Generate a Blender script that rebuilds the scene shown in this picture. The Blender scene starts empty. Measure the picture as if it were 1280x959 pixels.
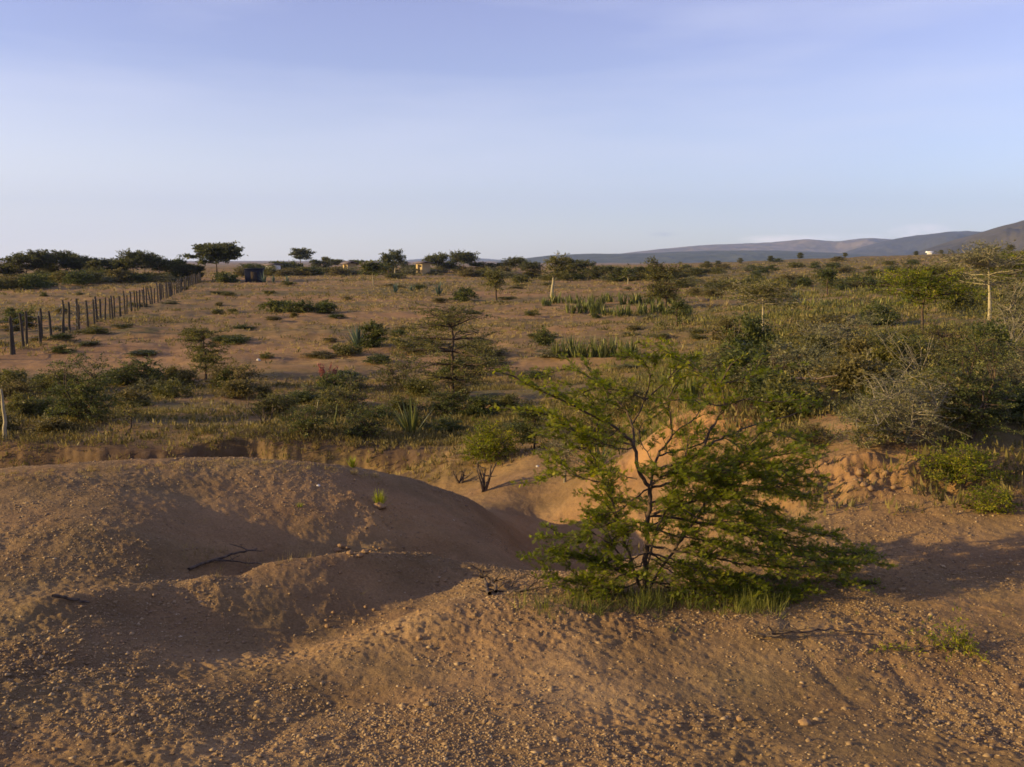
import bpy, math, random
import numpy as np

C = bpy.context.scene.collection
PI = math.pi
FPX = 1108.5            # focal length in pixels of a 1280 wide frame
PITCH = math.radians(7.94)
HC = 3.2                # camera height over the plain
SUN_EL, SUN_AZ = math.radians(14.5), math.radians(-102.0)   # azimuth clockwise from +Y

# ------------------------------------------------------------------ rays
def ray(px, py):
    a = (px - 640.0) / FPX
    b = (479.5 - py) / FPX
    return a, math.cos(PITCH) + b * math.sin(PITCH), -math.sin(PITCH) + b * math.cos(PITCH)

def at(px, py, Y):
    x, y, z = ray(px, py)
    t = Y / y
    return np.array([x * t, Y, HC + z * t])

# ------------------------------------------------------------------ noise
def _hash(ix, iy, seed):
    n = (ix.astype(np.int64) * 374761393 + iy.astype(np.int64) * 668265263 + seed * 1442695041) & 0x7fffffff
    n = ((n ^ (n >> 13)) * 1274126177) & 0x7fffffff
    n = (n ^ (n >> 16)) & 0xffff
    return n / 65535.0 * 2 - 1

def vnoise(x, y, seed=0):
    ix = np.floor(x); iy = np.floor(y)
    fx = x - ix; fy = y - iy
    u = fx * fx * fx * (fx * (fx * 6 - 15) + 10); v = fy * fy * fy * (fy * (fy * 6 - 15) + 10)
    a = _hash(ix, iy, seed); b = _hash(ix + 1, iy, seed)
    c = _hash(ix, iy + 1, seed); d = _hash(ix + 1, iy + 1, seed)
    return (a * (1 - u) + b * u) * (1 - v) + (c * (1 - u) + d * u) * v

def fbm(x, y, seed=0, octaves=4, gain=0.5):
    s = np.zeros_like(x, dtype=float); amp = 1.0; f = 1.0
    for o in range(octaves):
        s += amp * vnoise(x * f + 13.7 * o, y * f - 7.3 * o, seed + o)
        amp *= gain; f *= 2.03
    return s

# ------------------------------------------------------------------ terrain
CTRL_PX = [  # pixel column, pixel row, distance forward
 # near ground, left to right
 (-150,990,2.45),(0,959,2.70),(200,959,2.65),(420,959,2.68),(640,959,2.7),(900,959,2.68),(1100,959,2.66),(1280,959,2.65),(1450,990,2.45),
 (0,870,3.2),(130,880,3.22),(220,872,3.32),(300,900,3.2),(420,880,3.4),(600,860,3.45),(800,860,3.45),(960,860,3.5),(1120,850,3.55),(1280,860,3.45),
 (0,800,3.87),(120,815,3.86),(0,757,4.32),
 # shaded hollow
 (260,838,3.84),(330,815,4.28),(400,800,4.50),(470,775,4.85),(530,748,5.2),
 # edge of the lit platform
 (240,868,3.37),(330,843,3.70),(440,803,4.08),(500,778,4.25),(548,757,4.42),(600,748,4.5),(650,742,4.56),(720,742,4.58),
 (560,800,3.95),(700,800,3.9),(850,800,3.92),(1000,800,3.9),(1150,800,3.92),(1280,790,3.98),
 # second ridge crest and face
 (80,758,4.35),(140,750,4.55),(200,741,4.78),(265,729,5.0),(330,715,5.22),(390,705,5.38),(450,697,5.52),(490,699,5.75),(530,701,5.95),(600,706,6.0),(640,713,5.9),
 (160,790,4.14),(240,785,4.4),(320,768,4.66),(400,752,4.90),(480,742,5.18),(500,720,5.5),(560,735,5.45),(600,732,5.3),
 # big mound
 (0,700,4.92),(0,640,5.72),(0,600,6.4),(0,588,6.95),(-150,600,6.6),
 (80,715,4.85),(100,670,5.3),(100,620,6.1),(100,581,7.15),
 (180,730,4.88),(200,690,5.3),(200,640,6.05),(200,600,6.75),(200,575,7.4),
 (300,700,5.75),(300,650,6.3),(300,610,6.8),(300,571,7.6),
 (400,690,6.1),(400,650,6.5),(400,610,7.0),(390,577,7.7),
 (470,680,6.35),(480,640,6.85),(470,610,7.4),(470,591,7.95),
 (560,680,6.65),(560,650,7.2),(545,625,7.7),(540,608,8.1),
 (610,700,6.6),(630,680,7.1),(600,645,7.9),(600,631,8.3),
 (650,690,7.2),(660,665,8.0),(650,648,8.6),
 # gully floor
 (690,690,7.3),(690,660,8.1),(690,640,8.9),(660,618,9.8),
 (760,690,7.2),(760,660,8.0),(820,700,6.5),(820,665,7.5),
 (740,715,5.9),(680,712,6.0),(800,712,5.7),(900,705,5.7),
 # right wall of gully
 (740,622,9.0),(740,603,9.5),(780,588,9.5),(780,620,8.6),(840,640,7.9),(880,640,7.4),(880,600,8.3),
 (860,560,9.0),(900,570,8.6),(840,532,9.7),(880,516,9.7),(930,507,9.9),(800,558,10.1),(960,520,9.4),
 (700,598,10.3),(640,600,10.6),
 # right slope and bank
 (950,742,4.72),(1000,705,5.2),(940,680,6.0),(940,640,6.9),(940,600,7.6),
 (1000,660,6.15),(1000,632,6.6),(1000,604,6.85),(1000,586,7.1),(1000,545,8.2),
 (1100,742,4.75),(1100,700,5.35),(1100,660,5.95),(1100,625,6.42),(1100,588,6.68),(1050,560,7.5),
 (1180,740,4.68),(1180,690,5.4),(1180,640,6.1),(1180,605,6.6),(1180,575,6.95),
 (1280,740,4.6),(1280,690,5.25),(1280,640,5.95),(1280,595,6.65),(1280,560,7.3),(1450,640,5.8),(1450,560,7.2),
 (1150,540,7.6),(1150,500,8.7),(1280,515,8.5),(1280,450,13.0),(1060,505,9.3),(1060,468,11.2),(990,490,11.0),
 (960,470,13),(1100,430,16),(1280,420,18),(900,480,13),(1000,425,19),(840,500,13),(1180,398,26),(1060,398,27),(1280,390,30),
 # plain
 (680,565,12.2),(600,585,12.2),(560,560,13.6),(500,572,12.6),(760,540,13.0),(450,580,12.0),
 (0,551,14.0),(150,549,14.1),(300,546,14.2),(400,552,13.9),(500,548,14.6),(620,530,15.8),
 (0,500,19.5),(300,500,19.8),(560,500,19.5),(780,480,19.5),(700,500,17.5),
 (0,440,30.5),(300,450,28),(600,450,27.5),(760,450,26.8),(900,440,26),
 (100,420,36.5),(350,400,47),(600,400,47.5),(800,400,46),(950,400,36),
 (0,375,72),(250,370,80),(500,370,80),(700,370,78),(850,370,74),(1000,372,62),(1150,372,48),(1280,372,44),
 (0,350,130),(250,352,122),(500,345,160),(750,344,175),(880,345,150),(1000,345,125),(1150,345,100),(1280,345,92),
 (100,341,220),(400,338,240),(640,337,250),(800,335,280),(900,331,280),(1000,325,290),(1100,322,290),(1200,318,280),(1280,315,280),
]
CTRL_XYZ = [  # hidden or out of frame
 (0,0.3,1.6),(0,1.2,1.6),(-1.5,0.8,1.6),(1.5,0.8,1.6),(-3,2,1.52),(3,2,1.6),(0,-2,1.6),(-4,-4,1.6),(4,-4,1.6),(0,-12,1.5),
 (-8,4,1.40),(-4.5,4,1.46),(-4.5,6.5,1.5),(9,4,1.7),(-20,0,1.0),(20,0,1.6),(-20,15,.3),(25,15,1.7),(-60,0,.3),(60,0,1.5),(-60,40,.2),(70,40,1.5),(0,-60,1),
 (-250,60,.5),(280,60,6),(0,-250,1),(-300,300,.6),(400,300,9),
 # hollow behind second ridge
 (-1.95,4.85,1.31),(-1.75,5.15,1.19),(-1.55,5.6,1.10),(-1.1,5.98,1.04),(-.62,6.3,.97),(-.2,6.5,.90),(.05,6.4,.90),
 # trench behind the mound
 (-6.2,8.4,.75),(-6,9.6,.25),(-6.4,11,.15),(-7.0,13.1,.2),(-3.6,8.9,.75),(-3.8,10,.25),(-4,11.2,.15),(-4.4,13.2,.2),
 (-2.2,9.2,.6),(-2.2,10.2,.25),(-2.3,11.3,.15),(-2.7,13.1,.2),(-1,9.3,.5),(-1,10.6,.2),(-1,11.6,.1),(-.3,9.6,.5),
 # behind the orange cut
 (2.2,11.2,1.0),(3.2,12,1.35),
]
def far_ring(z_left, z_mid, z_right, r):
    out = []
    for deg, z in ((-170,z_left),(-110,z_left),(-60,z_left),(-30,z_left),(-10,z_mid),(8,z_mid),(20,z_right),(32,z_right),(60,z_right),(110,z_right),(165,z_left)):
        a = math.radians(deg); out.append((r * math.sin(a), r * math.cos(a), z))
    return out
CTRL_XYZ += far_ring(-1.0, -1.0, 2.5, 520) + far_ring(-4, -4, -6, 1200) + far_ring(-6, -6, -7, 4000) + far_ring(-7, -7, -8, 11000)

_cp = np.array([at(*c) for c in CTRL_PX] + [np.array(c, float) for c in CTRL_XYZ])
_uv = np.stack([np.arctan2(_cp[:, 0], _cp[:, 1]), np.log(np.hypot(_cp[:, 0], _cp[:, 1]))], 1)
def _k(r2):
    return 0.5 * r2 * np.log(r2 + 1e-12)
def _tps_fit(uv, z, lam=2e-5):
    n = len(uv)
    d = uv[:, None, :] - uv[None, :, :]
    K = _k((d ** 2).sum(-1)) + lam * np.eye(n)
    P = np.hstack([np.ones((n, 1)), uv])
    A = np.zeros((n + 3, n + 3)); A[:n, :n] = K; A[:n, n:] = P; A[n:, :n] = P.T
    return np.linalg.solve(A, np.concatenate([z, np.zeros(3)]))
_w = _tps_fit(_uv, _cp[:, 2])
TH = np.radians(np.concatenate([np.arange(-180, -50, 3.0), np.arange(-50, 50, 0.3), np.arange(50, 180.1, 3.0)]))
V0, V1, DV = math.log(0.3), math.log(11500), 0.014
VV = np.arange(V0, V1 + DV, DV)
def _tps_eval(uv):
    out = np.empty(len(uv))
    n = len(_uv)
    for i in range(0, len(uv), 20000):
        q = uv[i:i + 20000]
        d2 = (q[:, None, 0] - _uv[None, :, 0]) ** 2 + (q[:, None, 1] - _uv[None, :, 1]) ** 2
        out[i:i + 20000] = _k(d2) @ _w[:n] + _w[n] + q @ _w[n + 1:]
    return out
_g = np.stack(np.meshgrid(TH, VV, indexing='ij'), -1).reshape(-1, 2)
TAB = _tps_eval(_g).reshape(len(TH), len(VV))

def base_h(x, y):
    th = np.arctan2(x, y); v = np.log(np.maximum(np.hypot(x, y), 0.31))
    i = np.clip(np.searchsorted(TH, th) - 1, 0, len(TH) - 2)
    fi = np.clip((th - TH[i]) / (TH[i + 1] - TH[i]), 0, 1)
    jf = np.clip((v - V0) / DV, 0, len(VV) - 2.001)
    j = jf.astype(int); fj = jf - j
    return (TAB[i, j] * (1 - fi) + TAB[i + 1, j] * fi) * (1 - fj) + (TAB[i, j + 1] * (1 - fi) + TAB[i + 1, j + 1] * fi) * fj

def spot(x, y, cx, cy, sx, sy):
    return np.exp(-(((x - cx) / sx) ** 2 + ((y - cy) / sy) ** 2))

_oc = [(at(880, 535, 9.4), .75, .5, 1.0), (at(785, 590, 9.4), .55, .45, .8), (at(1060, 470, 11.2), .6, .6, .8), (at(1040, 600, 6.8), .8, .3, .38), (at(1140, 600, 6.7), .6, .25, .3), (at(930, 610, 7.8), .6, .6, .4), (at(860, 620, 7.9), .6, .5, .4), (at(500, 665, 6.8), .5, .5, .35), (at(700, 660, 8.2), .7, 1.2, .45), (at(760, 640, 8.6), .6, .9, .5)]
def orange_mask(x, y):
    m = np.zeros_like(x)
    for p, sx, sy, a in _oc:
        m = np.maximum(m, a * spot(x, y, p[0], p[1], sx, sy))
    return m

def H(x, y):
    x = np.asarray(x, float); y = np.asarray(y, float)
    r = np.hypot(x, y)
    z = base_h(x, y)
    z = z - .48 * trench(x, y)
    z = z + .045 * crest_ridge(x, y)
    z = z - .30 * spot(x, y, .38, 8.5, .42, 1.5) - .16 * spot(x, y, .9, 7.6, .5, .5)
    z = z + .07 * spot(x, y, 2.15, 9.75, .9, .4)
    rough = np.clip(orange_mask(x, y) * 1.6, 0, 1)
    bank = spot(x, y, 2.7, 6.7, 1.3, .28)
    amp = np.clip(r / 12, 0.25, 3)
    z = z + 0.022 * amp * fbm(x * .9, y * .9, 3, 3)
    z = z + 0.03 * np.clip((r - 9) / 10, 0, 3) * np.clip(fbm(x * .35, y * .6, 8, 3), -.5, 1)
    z = z + 0.35 * np.clip((r - 60) / 120, 0, 1.2) * fbm(x * .03, y * .05, 18, 3)
    z = z + .013 * np.minimum(np.abs(vnoise(x * 1.9 + .7 * vnoise(x, y, 150), y * 1.1, 151)) * 2.2, .7) * np.clip(14 / r - .6, 0, 1)
    z = z + 0.006 * fbm(x * 4.2, y * 4.2, 30, 3) * np.clip(14 / r, 0, 1)
    z = z + (0.03 * rough + 0.045 * bank) * (fbm(x * 4.6, y * 4.6, 44, 4, .62) - .9 * np.abs(vnoise(x * 7, y * 5, 47)))
    return z

_crest = np.array([at(*p)[:2] for p in ((60,762,4.30),(140,750,4.55),(200,741,4.78),(265,729,5.0),(330,715,5.22),(390,705,5.38),(450,697,5.52),(490,699,5.75),(530,701,5.95))])
def crest_ridge(x, y):
    d = np.full(np.shape(x), 9.0)
    for a, b in zip(_crest[:-1], _crest[1:]):
        v = b - a; t = np.clip(((x - a[0]) * v[0] + (y - a[1]) * v[1]) / (v @ v), 0, 1)
        d = np.minimum(d, np.hypot(x - a[0] - t * v[0], y - a[1] - t * v[1]))
    return np.exp(-(d / .17) ** 2)

def trench(x, y):
    lip = 13.75 + .10 * np.sin(x * 1.3) + .16 * vnoise(x * 1.1, x * 0, 71) + .05 * vnoise(x * 4.3, x * 0, 72) * (1 + vnoise(x * .7, x * 0, 79)) + .03 * vnoise(x * 13, x * 0, 76)
    d = lip - y
    far = np.clip(d / (.45 + .25 * vnoise(x * .9, x * 0, 73)), 0, 1); near = np.clip((y - 10.2) / 2.2, 0, 1)
    ends = np.clip((-x - .9) / 1.2, 0, 1) * np.clip((x + 13) / 2, 0, 1)
    return far * far * (3 - 2 * far) * near * ends

def detail(x, y):
    r = np.hypot(x, y)
    a = np.clip(1.4 - r / 12, 0, 1)
    patch = 0.45 + 0.75 * np.clip(vnoise(x * 1.7 + 3, y * 1.7, 77) + .35, 0, 1)
    lump = vnoise(x * 26, y * 26, 50) * .0048 + vnoise(x * 57, y * 57, 51) * .0052 + vnoise(x * 11, y * 11, 53) * .004
    return a * patch * lump

def hz(x, y):
    return float(H(np.array([x]), np.array([y]))[0])

def hit(px, py, ymin=2.2):
    dx, dy, dz = ray(px, py)
    Y = np.exp(np.linspace(math.log(ymin), math.log(2500), 5000))
    X = dx / dy * Y; Z = HC + dz / dy * Y
    below = Z < H(X, Y)
    if not below.any():
        k = len(Y) // 2
    else:
        k = int(np.argmax(below))
    return float(X[k]), float(Y[k]), hz(X[k], Y[k])

# ------------------------------------------------------------------ mesh building
class MB:
    def __init__(s): s.v = []; s.f3 = []; s.f4 = []; s.a = []; s.n = 0
    def add(s, v, f, a=None):
        v = np.asarray(v, float).reshape(-1, 3); f = np.asarray(f, int)
        if len(v) == 0: return
        s.v.append(v)
        s.a.append(np.full(len(v), .5) if a is None else (np.full(len(v), float(a)) if np.isscalar(a) else np.asarray(a, float)))
        (s.f3 if f.shape[1] == 3 else s.f4).append(f + s.n); s.n += len(v)
    def mesh(s, name, m, smooth=False):
        v = np.concatenate(s.v) if s.v else np.zeros((0, 3)); me = bpy.data.meshes.new(name)
        f4 = np.concatenate(s.f4) if s.f4 else np.zeros((0, 4), int); f3 = np.concatenate(s.f3) if s.f3 else np.zeros((0, 3), int)
        me.vertices.add(len(v)); me.vertices.foreach_set('co', v.astype(np.float32).ravel())
        me.loops.add(f4.size + f3.size); me.loops.foreach_set('vertex_index', np.concatenate([f4.ravel(), f3.ravel()]).astype(np.int32))
        me.polygons.add(len(f4) + len(f3))
        me.polygons.foreach_set('loop_start', np.concatenate([np.arange(len(f4)) * 4, f4.size + np.arange(len(f3)) * 3]).astype(np.int32))
        if smooth: me.polygons.foreach_set('use_smooth', np.ones(len(f4) + len(f3), bool))
        me.update(calc_edges=True)
        at_ = me.attributes.new('tint', 'FLOAT', 'POINT'); at_.data.foreach_set('value', np.concatenate(s.a).astype(np.float32))
        me.materials.append(m)
        return me
    def obj(s, name, m, parent=None, smooth=False):
        o = bpy.data.objects.new(name, s.mesh(name, m, smooth)); C.objects.link(o)
        if parent is not None: o.parent = parent
        return o

def tag(o, label, cat, group=None, kind=None):
    if label: o['label'] = label
    if cat: o['category'] = cat
    if group: o['group'] = group
    if kind: o['kind'] = kind
    return o
def thing(name, label, cat, loc, rz=0, group=None):
    o = bpy.data.objects.new(name, None); C.objects.link(o); o.location = loc; o.rotation_euler = (0, 0, rz)
    o.empty_display_size = .2
    return tag(o, label, cat, group)

def nrm(a):
    a = np.asarray(a, float); return a / np.maximum(np.linalg.norm(a, axis=-1, keepdims=True), 1e-9)

def tube(mb, pts, rad, k=5, tint=.5):
    pts = np.asarray(pts, float); rad = np.asarray(rad, float) * np.ones(len(pts)); n = len(pts)
    T = nrm(np.gradient(pts, axis=0))
    ref = np.array([0.31, 0.17, .93]) if abs(T[0][2]) < .85 else np.array([1., .1, 0])
    A = nrm(np.cross(T, ref)); B = np.cross(T, A)
    an = np.linspace(0, 2 * PI, k, endpoint=False)
    ring = pts[:, None] + rad[:, None, None] * (np.cos(an)[None, :, None] * A[:, None] + np.sin(an)[None, :, None] * B[:, None])
    i = np.arange(n - 1)[:, None]; j = np.arange(k)[None]
    f = np.stack([i * k + j, i * k + (j + 1) % k, (i + 1) * k + (j + 1) % k, (i + 1) * k + j], -1).reshape(-1, 4)
    mb.add(ring.reshape(-1, 3), f, tint)

def bend(p0, p1, rng, n=5, sag=.12, up=0.0):
    p0 = np.asarray(p0, float); p1 = np.asarray(p1, float); L = np.linalg.norm(p1 - p0)
    t = np.linspace(0, 1, n)[:, None]
    mid = (p0 + p1) / 2 + rng.normal(0, sag * L, 3) * .6 + np.array([0, 0, up * L])
    P = (1 - t) ** 2 * p0 + 2 * t * (1 - t) * mid + t ** 2 * p1
    P[1:-1] += rng.normal(0, sag * L * .12, (n - 2, 3))
    return P

def leaves(mb, P, D, L, W, rng, tint):
    """diamond leaves at P growing along D"""
    n = len(P)
    if n == 0: return
    D = nrm(D); R = nrm(np.cross(D, nrm(rng.normal(0, 1, (n, 3)) + np.array([0, 0, 1.2]))))
    L = (L * rng.uniform(.65, 1.25, n))[:, None]; W = (W * rng.uniform(.7, 1.2, n))[:, None]
    up = np.cross(R, D) * W * .15
    V = np.stack([P, P + D * L * .5 + R * W * .5 + up, P + D * L, P + D * L * .5 - R * W * .5 + up], 1).reshape(-1, 3)
    mb.add(V, np.arange(4 * n).reshape(-1, 4), np.repeat(np.asarray(tint) * np.ones(n), 4))

# ------------------------------------------------------------------ materials
def mat(name):
    m = bpy.data.materials.new(name); m.use_nodes = True
    nt = m.node_tree; nt.nodes.clear()
    return m, nt, nt.nodes, nt.links
def leaf_mat(name, dark, light, warm, rough=.55, trans=.32):
    m, nt, N, Lk = mat(name)
    out = N.new('ShaderNodeOutputMaterial'); at_ = N.new('ShaderNodeAttribute'); at_.attribute_name = 'tint'
    cr = N.new('ShaderNodeValToRGB'); e = cr.color_ramp.elements
    e[0].position = 0.05; e[0].color = (*dark, 1); e[1].position = .95; e[1].color = (*warm, 1)
    x = e.new(.6); x.color = (*light, 1)
    pr = N.new('ShaderNodeBsdfPrincipled'); pr.inputs['Roughness'].default_value = rough; pr.inputs['Specular IOR Level'].default_value = .25
    tr = N.new('ShaderNodeBsdfTranslucent'); mx = N.new('ShaderNodeMixShader'); mx.inputs[0].default_value = trans
    hs = N.new('ShaderNodeHueSaturation'); hs.inputs['Value'].default_value = 1.5; hs.inputs['Saturation'].default_value = 1.1
    Lk.new(at_.outputs['Fac'], cr.inputs[0]); Lk.new(cr.outputs[0], pr.inputs['Base Color']); Lk.new(cr.outputs[0], hs.inputs['Color']); Lk.new(hs.outputs[0], tr.inputs[0])
    Lk.new(pr.outputs[0], mx.inputs[1]); Lk.new(tr.outputs[0], mx.inputs[2]); Lk.new(mx.outputs[0], out.inputs[0])
    return m
def noise_mat(name, c1, c2, scale=8, rough=.9, bump=.3, dist=.02, detail_=6, stretch=(1, 1, 1)):
    m, nt, N, Lk = mat(name)
    out = N.new('ShaderNodeOutputMaterial'); tc = N.new('ShaderNodeTexCoord'); mp = N.new('ShaderNodeMapping'); mp.inputs['Scale'].default_value = stretch
    nz = N.new('ShaderNodeTexNoise'); nz.inputs['Scale'].default_value = scale; nz.inputs['Detail'].default_value = detail_
    cr = N.new('ShaderNodeValToRGB'); cr.color_ramp.elements[0].position = .3; cr.color_ramp.elements[1].position = .7
    cr.color_ramp.elements[0].color = (*c1, 1); cr.color_ramp.elements[1].color = (*c2, 1)
    pr = N.new('ShaderNodeBsdfPrincipled'); pr.inputs['Roughness'].default_value = rough; pr.inputs['Specular IOR Level'].default_value = .15
    bp = N.new('ShaderNodeBump'); bp.inputs['Strength'].default_value = bump; bp.inputs['Distance'].default_value = dist
    Lk.new(tc.outputs['Object'], mp.inputs[0]); Lk.new(mp.outputs[0], nz.inputs['Vector']); Lk.new(nz.outputs['Fac'], cr.inputs[0])
    Lk.new(cr.outputs[0], pr.inputs['Base Color']); Lk.new(nz.outputs['Fac'], bp.inputs['Height']); Lk.new(bp.outputs[0], pr.inputs['Normal']); Lk.new(pr.outputs[0], out.inputs[0])
    return m

M = {}
M['hero'] = leaf_mat('acacia_leaf', (.058, .080, .009), (.175, .200, .014), (.42, .36, .032), trans=.5)
M['olive'] = leaf_mat('olive_leaf', (.058, .062, .018), (.125, .122, .030), (.25, .21, .050))
M['dark'] = leaf_mat('dark_leaf', (.036, .048, .014), (.085, .100, .024), (.18, .175, .036))
M['grey'] = leaf_mat('grey_leaf', (.070, .072, .036), (.15, .145, .065), (.28, .25, .11))
M['far'] = leaf_mat('far_leaf', (.042, .052, .020), (.085, .092, .030), (.15, .14, .04))
M['sisal'] = leaf_mat('sisal_blade', (.050, .068, .022), (.14, .155, .040), (.36, .33, .09), rough=.45, trans=.2)
M['blue'] = leaf_mat('agave_blade', (.05, .08, .055), (.10, .14, .09), (.20, .24, .14), rough=.4, trans=.12)
M['drygrass'] = leaf_mat('dry_grass', (.17, .125, .045), (.31, .23, .085), (.45, .35, .14), trans=.35)
M['grass'] = leaf_mat('green_grass', (.06, .08, .018), (.15, .16, .03), (.30, .28, .06), trans=.4)
M['bright'] = leaf_mat('bright_tussock', (.12, .15, .02), (.26, .28, .03), (.42, .40, .07), trans=.4)
M['scrub'] = leaf_mat('low_scrub', (.070, .062, .020), (.15, .125, .038), (.27, .21, .07))
M['pink'] = leaf_mat('pink_flower', (.22, .07, .06), (.36, .12, .10), (.45, .20, .15))
M['bark'] = noise_mat('bark', (.05, .035, .025), (.13, .09, .06), 30, bump=.5, dist=.004)
M['palebark'] = noise_mat('pale_bark', (.26, .22, .13), (.42, .36, .22), 10, bump=.4, dist=.01)
M['deadwood'] = noise_mat('dead_wood', (.045, .032, .024), (.16, .12, .085), 25, bump=.5, dist=.004)
M['greywood'] = noise_mat('grey_wood', (.14, .12, .085), (.30, .26, .18), 25, bump=.5, dist=.004)
M['post'] = noise_mat('post_wood', (.035, .03, .024), (.085, .07, .05), 6, bump=.4, dist=.01, stretch=(4, 4, .6))
M['wire'] = noise_mat('wire', (.10, .10, .10), (.16, .15, .14), 4, rough=.5)
M['mudwall'] = noise_mat('mud_wall', (.36, .26, .12), (.44, .33, .16), 1.2, bump=.3, dist=.03)
M['mudgrey'] = noise_mat('grey_mud_wall', (.16, .15, .14), (.24, .22, .20), 1.2, bump=.3, dist=.03)
M['tin'] = noise_mat('tin_roof', (.10, .08, .07), (.18, .14, .11), 1.5, rough=.6, bump=.3, dist=.02)
M['black'] = noise_mat('black_sheet', (.008, .010, .02), (.018, .02, .035), 1.5, rough=.6)
M['white'] = noise_mat('whitewash', (.70, .68, .62), (.8, .78, .72), 1.5)
M['dooor'] = noise_mat('door_wood', (.03, .022, .018), (.06, .045, .03), 3)
M['stone'] = noise_mat('stone', (.40, .36, .31), (.62, .58, .52), 20, bump=.4, dist=.01)
M['clod'] = noise_mat('earth_clod', (.20, .12, .06), (.34, .22, .11), 30, bump=.8, dist=.01)

def gravel_mat():
    m, nt, N, Lk = mat('gravel_stone')
    out = N.new('ShaderNodeOutputMaterial'); a = N.new('ShaderNodeAttribute'); a.attribute_name = 'tint'
    cr = N.new('ShaderNodeValToRGB'); e = cr.color_ramp.elements
    e[0].position = 0; e[0].color = (.15, .095, .055, 1); e[1].position = 1; e[1].color = (.56, .47, .33, 1)
    x = e.new(.5); x.color = (.27, .18, .085, 1); x = e.new(.9); x.color = (.38, .27, .145, 1)
    pr = N.new('ShaderNodeBsdfPrincipled'); pr.inputs['Roughness'].default_value = .75; pr.inputs['Specular IOR Level'].default_value = .3
    Lk.new(a.outputs['Fac'], cr.inputs[0]); Lk.new(cr.outputs[0], pr.inputs['Base Color']); Lk.new(pr.outputs[0], out.inputs[0])
    return m
M['gravel'] = gravel_mat()

def ground_mat():
    m, nt, N, Lk = mat('ground_earth')
    def nz(scale, det=6, vec=None, rough=.55):
        n = N.new('ShaderNodeTexNoise'); n.inputs['Scale'].default_value = scale; n.inputs['Detail'].default_value = det; n.inputs['Roughness'].default_value = rough
        Lk.new(vec or tc.outputs['Object'], n.inputs['Vector']); return n.outputs['Fac']
    def ramp(fac, stops):
        c = N.new('ShaderNodeValToRGB'); e = c.color_ramp.elements
        e[0].position = stops[0][0]; e[0].color = (*stops[0][1], 1); e[1].position = stops[-1][0]; e[1].color = (*stops[-1][1], 1)
        for p, col in stops[1:-1]:
            x = e.new(p); x.color = (*col, 1)
        Lk.new(fac, c.inputs[0]); return c.outputs[0]
    def mix(fac, a, b, mode='MIX'):
        x = N.new('ShaderNodeMix'); x.data_type = 'RGBA'; x.blend_type = mode
        if isinstance(fac, (int, float)): x.inputs[0].default_value = fac
        else: Lk.new(fac, x.inputs[0])
        for s, c in ((6, a), (7, b)):
            if isinstance(c, tuple): x.inputs[s].default_value = (*c, 1)
            else: Lk.new(c, x.inputs[s])
        return x.outputs[2]
    def attr(n):
        a = N.new('ShaderNodeAttribute'); a.attribute_name = n; return a.outputs['Fac']
    def mul(a, b):
        x = N.new('ShaderNodeMath'); x.operation = 'MULTIPLY'; x.use_clamp = True
        for s, c in ((0, a), (1, b)):
            if isinstance(c, (int, float)): x.inputs[s].default_value = c
            else: Lk.new(c, x.inputs[s])
        return x.outputs[0]
    out = N.new('ShaderNodeOutputMaterial'); tc = N.new('ShaderNodeTexCoord')
    soil = ramp(nz(1.3, 8), [(.3, (.190, .116, .056)), (.55, (.262, .168, .080)), (.75, (.325, .220, .108))])
    fine = ramp(nz(70, 4), [(.3, (.55, .52, .5)), (.7, (1.25, 1.25, 1.22))])
    soil = mix(.8, soil, mix(1.0, soil, ramp(nz(.9, 7, rough=.65), [(.36, (.66, .70, .66)), (.6, (1.12, 1.08, 1.05))]), 'MULTIPLY'))
    near = mix(.55, soil, mix(1.0, soil, fine, 'MULTIPLY'))
    red = ramp(nz(.25, 8), [(.35, (.235, .118, .050)), (.6, (.36, .195, .082))])
    plain = mix(.6, red, soil)
    grass = ramp(nz(3.0, 6), [(.3, (.14, .092, .037)), (.55, (.27, .172, .068)), (.8, (.40, .27, .11))])
    green = ramp(nz(2.0, 6), [(.3, (.045, .055, .02)), (.7, (.10, .105, .035))])
    col = mix(attr('plain'), near, plain)
    col = mix(mul(attr('dry'), ramp(nz(1.6, 9, rough=.7), [(.30, (0, 0, 0)), (.50, (1, 1, 1))])), col, grass)
    col = mix(mul(attr('green'), ramp(nz(1.1, 9, rough=.7), [(.36, (0, 0, 0)), (.54, (1, 1, 1))])), col, green)
    col = mix(attr('orange'), col, ramp(nz(2.2, 8), [(.3, (.27, .135, .052)), (.7, (.38, .205, .080))]))
    col = mix(attr('trench_shade'), col, ramp(nz(6, 5), [(.3, (.075, .045, .026)), (.7, (.13, .085, .048))]))  # shade of the trench and its far wall, painted as darker soil
    pr = N.new('ShaderNodeBsdfPrincipled'); pr.inputs['Roughness'].default_value = .95; pr.inputs['Specular IOR Level'].default_value = .1
    Lk.new(col, pr.inputs['Base Color'])
    b1 = N.new('ShaderNodeBump'); b1.inputs['Strength'].default_value = .8; b1.inputs['Distance'].default_value = .006
    Lk.new(nz(120, 5, rough=.65), b1.inputs['Height'])
    b2 = N.new('ShaderNodeBump'); b2.inputs['Strength'].default_value = .6; b2.inputs['Distance'].default_value = .05
    Lk.new(nz(7, 6), b2.inputs['Height']); Lk.new(b1.outputs[0], b2.inputs['Normal'])
    Lk.new(b2.outputs[0], pr.inputs['Normal']); Lk.new(pr.outputs[0], out.inputs[0])
    return m
M['ground'] = ground_mat()

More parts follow.
